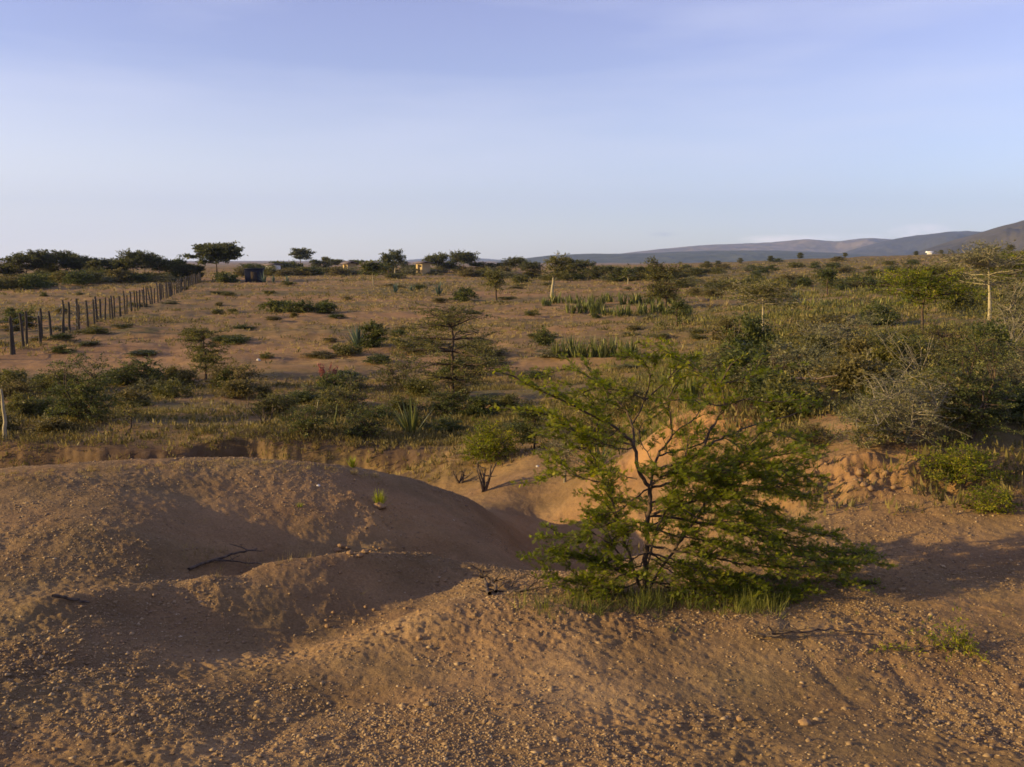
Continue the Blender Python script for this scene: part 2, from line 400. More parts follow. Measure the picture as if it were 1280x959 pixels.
# ------------------------------------------------------------------ ground sheet
def rings():
    r = [.3]
    while r[-1] < 9300:
        q = r[-1]
        k = 1.06 if q < 2.2 else 1.0034 if q < 8 else 1.0065 if q < 20 else 1.013 if q < 400 else 1.05
        r.append(q * k)
    return np.array(r)
R_ = rings()
T_ = np.radians(np.concatenate([np.arange(-180, -36, 2.0), np.arange(-36, 36, .085), np.arange(36, 180, 2.0)]))
def plain_w(x, y):
    r = np.hypot(x, y)
    left = 1 / (1 + np.exp(-(r - 11.5 - .8 * vnoise(x, y, 5)) / .5))
    right = 1 / (1 + np.exp(-(r - 7.6 - .5 * vnoise(x * 1.3, y * 1.3, 6)) / .35))
    w = np.clip((np.arctan2(x, y) - .13) / .12, 0, 1)
    return left * (1 - w) + right * w
def build_ground():
    tt, rr = np.meshgrid(T_, R_, indexing='ij')
    x = rr * np.sin(tt); y = rr * np.cos(tt)
    z = H(x, y) + detail(x, y)
    nt_, nr = x.shape
    verts = np.stack([x, y, z], -1).reshape(-1, 3)
    i = np.arange(nt_)[:, None]; j = np.arange(nr - 1)[None]; i2 = (i + 1) % nt_
    f = np.stack([i * nr + j, i * nr + j + 1, i2 * nr + j + 1, i2 * nr + j], -1).reshape(-1, 4)[:, ::-1]
    mb = MB(); mb.add(verts, f)
    cen = np.array([[0, 0, hz(0.01, 0.01)]]); n0 = mb.n
    mb.add(cen, np.zeros((0, 3), int))
    ii = np.arange(nt_); mb.f3.append(np.stack([np.full(nt_, n0), ((ii + 1) % nt_) * nr, ii * nr], -1))
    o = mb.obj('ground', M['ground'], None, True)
    X = np.append(x.ravel(), 0); Y = np.append(y.ravel(), 0)
    pw = plain_w(X, Y); r = np.hypot(X, Y); th = np.arctan2(X, Y)
    om = np.clip(orange_mask(X, Y), 0, 1)
    dry = pw * np.clip(.55 + .7 * fbm(X * .12, Y * .25, 91, 3) + .25 * np.clip((r - 50) / 60, 0, 1), 0, 1) * (1 - om)
    pans = np.clip(fbm(X * .11 + 5, Y * .3, 140, 3) * 2.2 - .15, 0, 1); dry *= 1 - .92 * pans
    track = np.exp(-((Y - 50 - X * .03) / 3.5) ** 2) * (X < 2) * (X > -18)
    dry *= 1 - .8 * np.clip(track, 0, 1)
    rightw = np.clip((th - .12) / .15, 0, 1)
    gr = pw * np.clip(.42 + .55 * rightw + .7 * fbm(X * .08 + 40, Y * .18, 97, 3), 0, 1) * (1 - om)
    for n, a in (('plain', pw), ('trench_shade', np.clip(trench(X, Y - .55) * 2.2, 0, 1) * np.clip(.75 + .5 * fbm(X * 1.2, Y * 2, 75, 3), 0, 1)), ('dry', dry), ('green', gr * .8), ('orange', om)):
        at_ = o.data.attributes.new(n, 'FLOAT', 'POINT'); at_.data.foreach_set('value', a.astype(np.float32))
    tag(o, None, None, None, 'structure')
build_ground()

# ------------------------------------------------------------------ distant hills
def hills(name, pts, r0, width, c1, c2, seed, rough=.12):
    px = np.array([p[0] for p in pts], float); py = np.array([p[1] for p in pts], float)
    th = np.linspace(math.atan((px[0] - 640) / FPX), math.atan((px[-1] - 640) / FPX), 420)
    pxs = 640 + FPX * np.tan(th)
    yy = np.interp(pxs, px, py)
    k = np.ones(9) / 9; yy = np.convolve(np.pad(yy, 4, mode='edge'), k, 'valid')
    el = np.array([-ray(a, b)[2] / math.hypot(ray(a, b)[0], ray(a, b)[1]) for a, b in zip(pxs, yy)]) * -1
    s = np.linspace(-1, 1, 90)
    tt, ss = np.meshgrid(th, s, indexing='ij')
    rr = r0 + width * ss
    top = HC + el[:, None] * r0
    prof = np.cos(np.clip(ss, -1, 1) * PI / 2) ** 1.3
    x = rr * np.sin(tt); y = rr * np.cos(tt)
    sc = 6.0 / width
    n = fbm(x * sc, y * sc * .7, seed, 5, .55)
    rid = 1 - np.abs(fbm(x * sc * .7 + 9, y * sc * .7, seed + 9, 4))
    z = -6 + (top + 6) * prof * (1 + rough * n * (1 - prof) * 5 - .35 * (1 - prof) * (1 - rid)) + (top + 6) * rough * .22 * n * prof
    nt_, nr = x.shape
    i = np.arange(nt_ - 1)[:, None]; j = np.arange(nr - 1)[None]
    f = np.stack([i * nr + j, i * nr + j + 1, (i + 1) * nr + j + 1, (i + 1) * nr + j], -1).reshape(-1, 4)[:, ::-1]
    mb = MB(); mb.add(np.stack([x, y, z], -1).reshape(-1, 3), f)
    m = noise_mat(name + '_scrub', c1, c2, .009, bump=1.0, dist=22, detail_=10)
    o = mb.obj(name, m, None, True); tag(o, None, None, None, 'structure')
hills('hills', [(560,336),(600,330),(640,325),(690,319),(730,317.5),(780,317.5),(830,316),(880,314),(930,313),(980,314),(1040,316),(1100,320),(1180,330)], 3600, 900, (.03,.04,.02), (.07,.075,.04), 201)
hills('hills', [(640,336),(700,324),(760,319),(820,312),(880,306.5),(930,304.5),(1000,300),(1040,302),(1080,298),(1120,300),(1180,310),(1240,322),(1300,335)], 6000, 1200, (.07,.06,.04), (.20,.15,.09), 231)
hills('hills', [(1000,334),(1060,312),(1100,302),(1140,294.5),(1180,290.5),(1215,291),(1260,292),(1320,294),(1420,300)], 4700, 1000, (.03,.03,.02), (.06,.055,.035), 261)
hills('hills', [(1040,334),(1100,328),(1140,316),(1180,303),(1210,293.5),(1240,285),(1280,275.5),(1330,266),(1400,262),(1500,270),(1600,290)], 2600, 800, (.04,.036,.02), (.085,.07,.04), 291)
hills('hills', [(380,336),(440,328),(500,326),(530,323.5),(560,321),(590,322),(620,324.5),(680,327),(760,332),(800,336)], 7000, 900, (.06,.06,.04), (.12,.11,.07), 321)

# ------------------------------------------------------------------ plants
def shrub_meshes(rng, h, w, clumps=26, per=60, dens=1.9, leaf=(.05, .018), flat=.55, tf=.15, leafm='olive', barkm='bark', style='round', lean=0, stems=4, twig_r=.004, spread=.2, bare=0.0, twigs=5):
    wood = MB(); fol = MB()
    cs = []
    for k in range(clumps):
        a = rng.uniform(0, 2 * PI)
        if style == 'umbrella':
            zf = rng.choice([.98, .86, .72, .58], p=[.42, .3, .18, .10]) + rng.normal(0, .035)
            rf = math.sqrt(rng.uniform(.0, 1)) * (1.0 if zf < .95 else .72)
        elif style == 'layered':
            zf = rng.uniform(.22, 1.0); rf = math.sqrt(rng.uniform(.02, 1)) * (1.15 - .75 * abs(zf - .55) / .5)
        elif style == 'column':
            zf = rng.uniform(tf, 1); rf = math.sqrt(rng.uniform(0, 1)) * (1.05 - .6 * abs(zf - .62) / .4)
        else:
            u = rng.uniform(.05, 1) ** .5; el = math.asin(rng.uniform(-.05, 1))
            zf = .12 + .88 * u * math.sin(el); rf = u * math.cos(el)
        zf = max(zf, .06)
        cs.append(np.array([rf * math.cos(a) * w / 2 + lean * zf * h, rf * math.sin(a) * w / 2, zf * h]))
    cs = np.array(cs)
    # trunk or stems
    if style in ('umbrella', 'column', 'layered') and tf > .12:
        top = np.array([lean * .6 * h, 0, h * .78]); T = bend((0, 0, -.03 * h), top, rng, 7, .06)
        r0 = h * .028 if style != 'column' else h * .045
        tube(wood, T, np.linspace(r0, r0 * .35, 7), 6)
        starts = [T[i] for i in range(2, 7)]
    else:
        starts = []
        for k in range(stems):
            a = 2 * PI * k / stems + rng.uniform(-.4, .4)
            e = np.array([math.cos(a) * w * spread + lean * h * .5, math.sin(a) * w * spread, h * rng.uniform(.4, .65)])
            S = bend((rng.normal(0, .02 * w), rng.normal(0, .02 * w), -.03 * h), e, rng, 6, .12)
            tube(wood, S, np.linspace(h * .018, h * .008, 6), 5)
            starts += [S[i] for i in range(2, 6)]
    starts = np.array(starts)
    csz = (w * h * w) ** (1 / 3) * 1.15 / max(clumps, 1) ** (1 / 2.6)
    for c in cs:
        below = starts[starts[:, 2] < c[2] + .05 * h]
        if not len(below): below = starts
        s0 = below[np.argmin(((below - c) ** 2).sum(1) + .3 * (c[2] - below[:, 2]) ** 2)]
        B = bend(s0, c, rng, 5, .12, .06 if style != 'umbrella' else -.04)
        tube(wood, B, np.linspace(max(h * .008, twig_r * 1.3), twig_r, 5), 4)
        nt_ = twigs; ct = rng.uniform(-.25, .25)
        for q in range(nt_):
            a = rng.uniform(0, 2 * PI)
            d = nrm(np.array([math.cos(a), math.sin(a), rng.normal(.15, .5) * flat * 1.3]))
            Lt = csz * rng.uniform(.6, 1.15)
            st = B[rng.integers(2, 5)]
            tw = bend(st, st + d * Lt * np.array([1, 1, 1]), rng, 4, .12)
            tube(wood, tw, np.linspace(twig_r, twig_r * .4, 4), 3)
            if rng.uniform() < bare: continue
            nl = max(3, int(per * dens / nt_))
            t = rng.uniform(.1, 1.05, nl); idx = np.clip((t * 3).astype(int), 0, 2)
            P = tw[idx] + (tw[idx + 1] - tw[idx]) * (t * 3 - idx)[:, None]
            P = P + rng.normal(0, leaf[0] * .45, (nl, 3)) * np.array([1, 1, flat])
            D = nrm(d) * .6 + rng.normal(0, .8, (nl, 3)) * np.array([1, 1, .7])
            leaves(fol, P, D, leaf[0], leaf[1], rng, np.clip(.5 + ct + rng.normal(0, .17, nl), 0, 1))
    return wood, fol

def plant(name, label, cat, loc, group=None, seed=0, part_names=('trunk', 'crown'), **kw):
    rng = np.random.default_rng(seed)
    leafm = kw.get('leafm', 'olive'); barkm = kw.get('barkm', 'bark')
    w, f = shrub_meshes(rng, **kw)
    t = thing(name, label, cat, loc, 0, group)
    w.obj(part_names[0], M[barkm], t, True); f.obj(part_names[1], M[leafm], t)
    return t

def px_plant(px, py, wpx, hpx, name, label, cat='shrub', group=None, seed=None, sink=.02, Y=None, **kw):
    if Y is None: X, Y, Z = hit(px, py, kw.pop('ymin', 2.2))
    else:
        p = at(px, py, Y); X, Z = p[0], hz(p[0], Y)
    kw.pop('ymin', None)
    s = Y / FPX
    h = hpx * s; w = wpx * s
    px_m = s * 1.25                        # one rendered pixel in metres
    if 'leaf' not in kw:
        L = max(.022, px_m * 2.4); kw['leaf'] = (L, max(L * .42, px_m * .8))
    kw.setdefault('twig_r', max(.0022, px_m * .22))
    return plant(name, label, cat, (X, Y, Z - sink * h), group, seed if seed is not None else int(px * 7 + py * 13), h=h, w=w, **kw)

def blades(mb, rng, n, L, W, spread=.5, curve=.25, base=.0, seg=4, tintc=None, off=(0, 0, 0), fold=.25):
    for k in range(n):
        a = rng.uniform(0, 2 * PI); l = L * rng.uniform(.6, 1.1); lean = abs(rng.normal(0, spread)); w = W * rng.uniform(.75, 1.15)
        hd = np.array([math.cos(a), math.sin(a), 0]); side = np.array([-math.sin(a), math.cos(a), 0])
        b = np.array(off) + hd * base * rng.uniform(.2, 1)
        t = np.linspace(0, 1, seg + 1)
        ang = lean + curve * t * rng.uniform(.3, 1.5)
        dx = np.cumsum(np.concatenate([[0], np.sin(ang[1:])])) / seg * l; dz = np.cumsum(np.concatenate([[0], np.cos(ang[1:])])) / seg * l
        c = b + hd * dx[:, None] + np.array([0, 0, 1]) * dz[:, None]
        ww = w * (1 - t ** 2.2) * (.75 + .6 * t * (1 - t)) + w * .03
        upn = np.cross(side, nrm(c[-1] - c[0]))
        Lf = c - side * ww[:, None] / 2 + upn * (ww * fold)[:, None]; Rt = c + side * ww[:, None] / 2 + upn * (ww * fold)[:, None]
        V = np.stack([Lf, c, Rt], 1).reshape(-1, 3)
        i = np.arange(seg)[:, None] * 3; q = np.array([[0, 1, 4, 3], [1, 2, 5, 4]])
        f = (i[:, :, None] + q[None]).reshape(-1, 4)
        tv = np.clip((rng.uniform(.15, .85) if tintc is None else rng.normal(tintc, .15)), 0, 1)
        mb.add(V, f, tv)

def spiky(px, py, wpx, hpx, name, label, cat, m='sisal', n=30, spread=.35, curve=.2, group=None, seed=None, wd=.10, ros=1, Y=None, seg=4):
    if Y is None: X, Y, Z = hit(px, py)
    else: p = at(px, py, Y); X, Z = p[0], hz(p[0], Y)
    rng = np.random.default_rng(seed if seed is not None else int(px * 3 + py * 5)); s = Y / FPX
    h = hpx * s; w = wpx * s
    mb = MB()
    for k in range(ros):
        off = (0, 0, -.02) if ros == 1 else (rng.uniform(-.40, .40) * w, rng.uniform(-.26, .26) * w, -.02)
        blades(mb, rng, max(3, n // ros), h * (1.0 if ros == 1 else rng.uniform(.4, 1.12)), max(h * wd, s * 1.3), spread, curve, base=h * .06, off=off, seg=seg)
    o = mb.obj(name, M[m], None); o.location = (X, Y, Z - .01)
    return tag(o, label, cat, group)

# ---------- the big thorn bush in the foreground
def hero_bush():
    rng = np.random.default_rng(11)
    X, Y0, Z = hit(808, 728); Y0 = 4.7
    base = at(806, 722, Y0); base[2] = hz(base[0], base[1])
    wood = MB(); fol = MB()
    def W(l): return [at(*p) - base for p in l]
    limbs = [  # (points px,py,Y), radius start, end, twig density, leafy from fraction
     ([(806,735,4.70),(808,690,4.70),(811,645,4.72),(813,610,4.74)], .024, .015, .0),
     ([(813,610,4.74),(798,590,4.72),(793,560,4.70),(772,537,4.66),(745,522,4.6),(700,500,4.5),(655,478,4.42),(622,462,4.36)], .018, .004, .35),
     ([(793,560,4.70),(757,545,4.8),(712,528,4.8),(664,514,4.75),(640,512,4.7)], .010, .003, .2),
     ([(793,560,4.70),(790,530,4.85),(775,505,4.95),(750,480,5.0),(715,462,5.0),(678,468,5.0)], .011, .003, .25),
     ([(790,530,4.85),(806,500,4.9),(812,470,4.9),(800,448,4.9),(770,450,4.9)], .009, .003, .35),
     ([(806,500,4.9),(835,475,5.0),(850,450,5.1),(830,440,5.1)], .008, .003, .3),
     ([(813,610,4.74),(822,570,4.8),(840,545,4.85),(835,510,4.85),(845,480,4.9)], .013, .004, .3),
     ([(822,585,4.8),(850,580,4.75),(873,566,4.72),(890,535,4.7),(905,507,4.7),(903,478,4.72),(915,455,4.75)], .015, .005, .55),
     ([(905,507,4.7),(930,500,4.65),(965,502,4.6),(997,500,4.58)], .007, .003, .1),
     ([(903,478,4.72),(925,475,4.75),(952,465,4.75),(970,460,4.75)], .006, .003, .1),
     ([(903,478,4.72),(880,470,4.8),(860,455,4.85),(835,440,4.85),(812,436,4.85)], .006, .003, .1),
     ([(873,566,4.72),(900,550,4.9),(940,532,5.1),(985,520,5.2),(1010,512,5.3)], .009, .003, .85),
     ([(813,610,4.74),(850,600,4.7),(895,585,4.65),(945,575,4.6),(1000,565,4.55)], .013, .003, .15),
     ([(850,600,4.7),(900,598,4.9),(950,595,5.0),(985,610,5.0),(1008,625,5.0)], .009, .003, .15),
     ([(811,645,4.72),(850,632,4.6),(900,620,4.5),(950,612,4.6),(1000,606,4.58)], .012, .003, .2),
     ([(811,645,4.72),(860,650,4.8),(920,665,4.85),(980,680,4.9),(1040,690,4.9),(1085,690,4.9)], .013, .003, .25),
     ([(808,680,4.7),(850,690,4.5),(900,700,4.58),(960,708,4.55),(1020,712,4.55),(1060,722,4.55)], .012, .003, .2),
     ([(808,690,4.7),(840,700,4.58),(880,715,4.5),(930,728,4.6),(960,738,4.6)], .009, .003, .25),
     ([(920,665,4.85),(960,655,5.0),(1010,665,5.1),(1050,675,5.1)], .007, .003, .1),
     ([(811,660,4.72),(830,650,5.0),(870,640,5.2),(920,640,5.3),(960,650,5.35)], .009, .003, .2),
     ([(813,610,4.74),(790,625,4.6),(770,640,4.5),(745,650,4.6)], .008, .003, .35),
     ([(803,715,4.7),(782,717,4.6),(772,690,4.55),(752,672,4.5),(722,656,4.6)], .012, .004, .98),
     ([(803,720,4.7),(780,718,4.55),(752,702,4.6),(720,696,4.58),(690,697,4.55),(672,708,4.52)], .011, .003, .2),
     ([(772,690,4.55),(760,668,4.5),(742,655,4.5),(735,668,4.5)], .006, .003, .3),
     ([(796,599,4.72),(760,590,4.9),(735,588,5.0)], .006, .003, .3),
     ([(811,645,4.72),(800,660,4.5),(775,668,4.58),(762,680,4.58)], .006, .003, .3),
     ([(822,570,4.8),(860,560,4.9),(900,548,5.0),(925,560,5.05)], .008, .003, .3),
     ([(813,610,4.74),(835,590,4.5),(870,598,4.55),(910,604,4.52)], .008, .003, .25),
     ([(808,690,4.7),(790,700,4.58),(770,712,4.52),(750,722,4.5)], .006, .003, .3),
     ([(850,632,4.6),(880,650,4.58),(925,652,4.52),(960,665,4.52)], .007, .003, .25),
     ([(840,545,4.85),(870,520,5.0),(880,495,5.1),(870,480,5.1)], .006, .003, .35),
     ([(810,725,4.7),(860,735,4.75),(930,738,4.8),(1000,738,4.85),(1070,728,4.9)], .008, .003, .3),
     ([(920,665,4.85),(980,690,4.75),(1040,704,4.7),(1090,700,4.7)], .006, .003, .1),
     ([(810,725,4.7),(850,738,4.6),(900,745,4.55),(950,748,4.55),(1000,742,4.6)], .007, .003, .1),
     ([(805,725,4.7),(775,735,4.6),(735,732,4.55),(695,722,4.5)], .006, .003, .2),
     ([(801,735,4.68),(785,690,4.62),(772,650,4.6),(757,605,4.62),(738,565,4.6),(716,535,4.6)], .013, .003, .22),
     ([(812,735,4.68),(842,690,4.72),(868,650,4.75),(893,612,4.78),(925,575,4.85),(960,548,4.9)], .013, .003, .2),
     ([(804,735,4.66),(816,680,4.55),(835,630,4.5),(852,585,4.5),(862,545,4.52)], .010, .003, .3),
     ([(893,612,4.78),(930,600,4.9),(970,592,5.0),(1004,580,5.0)], .006, .003, .1),
     ([(925,575,4.85),(955,580,4.7),(985,590,4.65),(1010,600,4.65)], .006, .003, .1),
     ([(925,575,4.85),(950,540,4.8),(980,545,4.75),(1005,552,4.75)], .006, .003, .1),
     ([(757,605,4.62),(735,600,4.5),(708,590,4.48),(690,596,4.48)], .005, .003, .4),
     ([(772,650,4.6),(740,662,4.55),(712,672,4.55),(690,668,4.55)], .005, .003, .3),
     ([(738,565,4.6),(745,530,4.7),(760,500,4.7),(745,470,4.7)], .005, .003, .3),
     ([(811,660,4.72),(840,668,4.6),(880,676,4.5),(925,690,4.55),(975,700,4.6)], .009, .003, .15),
     ([(811,630,4.72),(845,618,4.85),(890,622,4.95),(935,630,5.0),(975,640,5.0)], .009, .003, .15),
     ([(808,695,4.7),(835,712,4.55),(870,728,4.5),(905,738,4.5)], .007, .003, .1),
     ([(808,700,4.7),(790,712,4.5),(760,728,4.45),(730,735,4.45)], .006, .003, .15),
     ([(808,690,4.7),(845,708,4.9),(900,722,4.95),(960,730,4.9),(1010,728,4.9)], .008, .003, .15),
     ([(811,650,4.72),(800,635,4.9),(778,628,5.0),(755,630,5.0)], .006, .003, .2),
     ([(813,610,4.74),(826,598,4.55),(850,588,4.5),(880,586,4.5),(915,592,4.5)], .007, .003, .2),
     ([(822,585,4.8),(805,560,4.95),(800,535,5.0),(815,520,5.05)], .006, .003, .3),
     ([(793,560,4.70),(765,560,4.55),(735,545,4.5),(705,535,4.5),(680,540,4.5)], .006, .003, .2),
     ([(905,507,4.7),(880,505,4.6),(850,500,4.55),(825,505,4.55)], .006, .003, .2),
     ([(806,500,4.9),(780,490,4.8),(745,486,4.8),(715,492,4.8)], .006, .003, .2),
     ([(772,537,4.66),(750,555,4.6),(722,560,4.55),(700,548,4.55)], .005, .003, .5),
    ]
    FP = []; FD = []; FS = []; FT = []
    def frond_run(P, L, side, dens=78, tint=0.0, both=True):
        """compound leaves along a twig polyline P"""
        seg = np.linalg.norm(np.diff(P, axis=0), axis=1); tot = seg.sum(); n = max(2, int(tot * dens))
        u = np.sort(rng.uniform(0, tot, n)); cs = np.concatenate([[0], np.cumsum(seg)])
        j = np.clip(np.searchsorted(cs, u) - 1, 0, len(seg) - 1); f = ((u - cs[j]) / seg[j])[:, None]
        pos = P[j] + (P[j + 1] - P[j]) * f; T = nrm(P[j + 1] - P[j])
        sd = nrm(np.cross(T, np.array([0, 0, 1.0])) + 1e-6) * np.where(np.arange(n) % 2, 1, -1)[:, None]
        d = nrm(T * rng.uniform(.2, .8, (n, 1)) + sd * rng.uniform(.5, 1, (n, 1)) + np.array([0, 0, 1]) * rng.normal(.12, .42, (n, 1)))
        FP.append(pos); FD.append(d); FS.append(np.full(n, L)); FT.append(np.clip(.45 + tint + rng.normal(0, .14, n), 0, 1))
    for pts, r0, r1, start in limbs:
        P = np.array(W(pts)); n = len(P)
        # resample smoothly (Catmull-Rom)
        Q = []
        for k in range(n - 1):
            p0 = P[max(k - 1, 0)]; p1 = P[k]; p2 = P[k + 1]; p3 = P[min(k + 2, n - 1)]
            for t in np.linspace(0, 1, 6)[:-1]:
                Q.append(.5 * (2 * p1 + (p2 - p0) * t + (2 * p0 - 5 * p1 + 4 * p2 - p3) * t * t + (3 * p1 - p0 - 3 * p2 + p3) * t ** 3))
        Q.append(P[-1]); Q = np.array(Q); Q[1:-1] += rng.normal(0, .004, (len(Q) - 2, 3))
        tube(wood, Q, np.linspace(max(r0 * .66, .003), r1 * .8, len(Q)), 6)
        if start == .0: continue
        seg = np.linalg.norm(np.diff(Q, axis=0), axis=1); cs = np.concatenate([[0], np.cumsum(seg)]); tot = cs[-1]
        tint = rng.uniform(-.12, .15)
        frond_run(Q[min(int(len(Q) * max(start, .5)), len(Q) - 3):], .045, 0, 60, tint)
        top = np.mean([p[1] for p in pts[1:]]) < 572; kk = 1.75 if top else 1.0
        u = start * tot + .02; sgn = 1
        while u < tot:
            j = min(np.searchsorted(cs, u) - 1, len(seg) - 1); j = max(j, 0)
            p = Q[j] + (Q[j + 1] - Q[j]) * ((u - cs[j]) / seg[j]); T = nrm(Q[j + 1] - Q[j])
            sd = nrm(np.cross(T, [0, 0, 1.0])) * sgn; sgn = -sgn
            frac = u / tot
            Lt = rng.uniform(.10, .29) * (1.15 - .5 * frac) * (.85 if top else 1)
            d = nrm(T * rng.uniform(.5, 1.1) + sd * rng.uniform(.4, 1.0) + np.array([0, 0, rng.normal(.06, .10 if top else .2)]))
            tw = bend(p, p + d * Lt, rng, 5, .10, .05)
            tube(wood, tw, np.linspace(.0026, .0011, 5), 3)
            frond_run(tw, .030, 0, 135, tint + rng.uniform(-.08, .08))
            for q in range(rng.integers(1, 4)):
                s2 = tw[rng.integers(1, 4)]
                d2 = nrm(d + np.cross(d, [0, 0, 1.0]) * rng.choice([-1, 1]) * rng.uniform(.5, 1.1) + np.array([0, 0, rng.normal(.05, .25)]))
                t2 = bend(s2, s2 + d2 * Lt * rng.uniform(.35, .65), rng, 4, .1, .03)
                tube(wood, t2, np.linspace(.0018, .0009, 4), 3)
                frond_run(t2, .027, 0, 150, tint + rng.uniform(-.08, .08))
            u += rng.uniform(.020, .042) * kk
    P = np.concatenate(FP); D = np.concatenate(FD); S = np.concatenate(FS) * rng.uniform(.6, 1.2, len(P)); Tn = np.concatenate(FT)
    side = nrm(np.cross(D, nrm(rng.normal(0, .45, (len(P), 3)) + np.array([0, 0, 1.0]))))
    for k in range(1, 6):
        c = P + D * (S * k / 5.5)[:, None]
        for sg in (-1, 1):
            d = nrm(side * sg * .9 + D * .45)
            l = S * .30 * (1.15 - abs(k - 3) * .18); wd = .0034
            R = nrm(D - d * (D * d).sum(1, keepdims=True))
            V = np.stack([c - R * wd / 2, c + R * wd / 2, c + d * l[:, None] + R * wd * .35, c + d * l[:, None] - R * wd * .35], 1).reshape(-1, 3)
            fol.add(V, np.arange(len(V)).reshape(-1, 4), np.repeat(Tn, 4))
    print('hero fronds', len(P))
    t = thing('thorn_bush', 'large bright green feathery thorn bush at the lip of the gully in the foreground', 'bush', tuple(base))
    wood.obj('trunk', M['bark'], t, True); fol.obj('foliage', M['hero'], t)
hero_bush()

# ---------- unique plants of the middle distance
A = dict(part_names=('trunk', 'crown'))
S = dict(part_names=('stems', 'foliage'))
px_plant(566, 505, 150, 128, 'acacia_tree', 'thin open acacia sapling with flat green tiers left of the thorn bush', 'tree', style='layered', tf=.2, clumps=60, per=90, flat=.25, leafm='olive', seed=5, **A)
px_plant(102, 528, 105, 92, 'leafy_shrub', 'big rounded dark green shrub in front of the fence at left', clumps=60, per=95, leafm='dark', **S)
px_plant(172, 482, 90, 38, 'leafy_shrub', 'low dark spreading shrub between the big left shrub and the olive thorn tree', clumps=34, per=80, leafm='dark', **S)
px_plant(257, 474, 62, 64, 'acacia_shrub', 'olive flat-topped thorn tree standing behind the bare sand hollow', style='layered', tf=.2, clumps=34, per=80, flat=.4, leafm='olive', **A)
px_plant(300, 482, 80, 30, 'leafy_shrub', 'low dull shrub at the right foot of the olive thorn tree', clumps=26, per=70, leafm='scrub', **S)
px_plant(468, 434, 34, 33, 'leafy_shrub', 'dense dark round shrub hugging the right side of a grey agave', clumps=26, per=90, leafm='dark', **S)
px_plant(432, 444, 40, 14, 'leafy_shrub', 'low green mat shrub in front of the grey agave', clumps=18, per=60, leafm='olive', **S)
px_plant(610, 578, 82, 54, 'feathery_shrub', 'round feathery green shrub on the flat just beyond the gully', clumps=46, per=80, leafm='hero', flat=.8, **S)
px_plant(668, 562, 60, 58, 'leafy_shrub', 'dark small bushy tree with a short trunk right of the feathery round shrub', style='layered', tf=.2, clumps=30, per=80, leafm='dark', **A)
px_plant(706, 603, 66, 78, 'grey_sapling', 'grey-green sapling with a pale forked trunk on the gully rim', 'tree', style='layered', tf=.35, clumps=26, per=70, leafm='grey', barkm='greywood', **A)
px_plant(620, 379, 27, 40, 'small_tree', 'small round-headed tree with bare leaning trunk alone on the open plain', 'tree', style='column', tf=.52, clumps=16, per=60, leafm='olive', **A)
px_plant(580, 377, 28, 20, 'leafy_shrub', 'rounded blue-green shrub left of the small round-headed tree', clumps=16, per=60, leafm='dark', **S)
px_plant(690, 373, 30, 54, 'pale_trunk_tree', 'tall pale-trunked tree with narrow ragged crown above the sisal beds', 'tree', style='column', tf=.5, clumps=16, per=70, leafm='olive', barkm='palebark', lean=.12, **A)
px_plant(785, 355, 14, 18, 'pale_trunk_tree', 'tiny pale-trunked tree at the right end of the middle treeline', 'tree', style='column', tf=.5, clumps=7, per=40, leafm='dark', barkm='palebark', **A)
px_plant(832, 386, 58, 60, 'acacia_tree', 'bushy olive acacia standing behind the right end of the sisal bed', 'tree', style='layered', tf=.2, clumps=42, per=70, leafm='olive', **A)
px_plant(846, 408, 20, 34, 'leafy_shrub', 'narrow upright dark shrub in front of the bushy olive acacia', style='column', tf=.14, clumps=12, per=60, leafm='dark', **A)
px_plant(952, 426, 105, 72, 'acacia_tree', 'wide fan-shaped acacia on slanting yellowish stems right of centre', 'tree', style='umbrella', tf=.2, clumps=44, per=60, flat=.3, leafm='olive', barkm='palebark', **A)
px_plant(1034, 369, 24, 32, 'small_tree', 'small dark round-crowned tree with forked trunk on the right slope', 'tree', style='column', tf=.5, clumps=14, per=60, leafm='dark', **A)
px_plant(1065, 358, 70, 12, 'leafy_shrub', 'long low dark foliage added as the shadow right of the dark round-crowned tree', clumps=20, per=60, leafm='dark', **S)  # added foliage strip standing in for the tree's cast shadow
px_plant(1168, 380, 96, 44, 'acacia_tree', 'broad dark green thorn tree left of the tall pale stem at right', 'tree', style='umbrella', tf=.15, clumps=60, per=80, flat=.45, leafm='olive', **A)
px_plant(1152, 418, 120, 76, 'acacia_tree', 'green acacia in front of the broad dark thorn tree at right', 'tree', style='umbrella', tf=.15, clumps=60, per=70, flat=.5, leafm='hero', **A)
px_plant(1268, 384, 90, 66, 'acacia_tree', 'sunlit green thorn tree filling the right edge near the skyline', 'tree', style='umbrella', tf=.15, clumps=60, per=70, flat=.5, leafm='hero', **A)
px_plant(1200, 470, 120, 84, 'leafy_shrub', 'tall olive thicket below the long pale trunk at right', clumps=60, per=70, leafm='olive', **S)
px_plant(1262, 505, 90, 74, 'leafy_shrub', 'grey-green thicket at the right edge beside the dark dense bush', clumps=60, per=60, leafm='grey', bare=.15, **S)
px_plant(1236, 400, 110, 88, 'acacia_tree', 'tall straggly acacia with a long pale yellow trunk near the right edge', 'tree', style='umbrella', tf=.3, clumps=56, per=55, flat=.5, leafm='grey', barkm='palebark', lean=-.12, **A)
px_plant(1272, 430, 70, 90, 'leafy_shrub', 'tall dull green thicket at the right edge of the picture', clumps=46, per=70, leafm='grey', bare=.25, barkm='greywood', **S)
px_plant(1036, 442, 98, 54, 'twiggy_shrub', 'tawny twiggy shrub on the rise above the second orange cut', clumps=52, per=45, leafm='grey', barkm='greywood', bare=.1, **S)
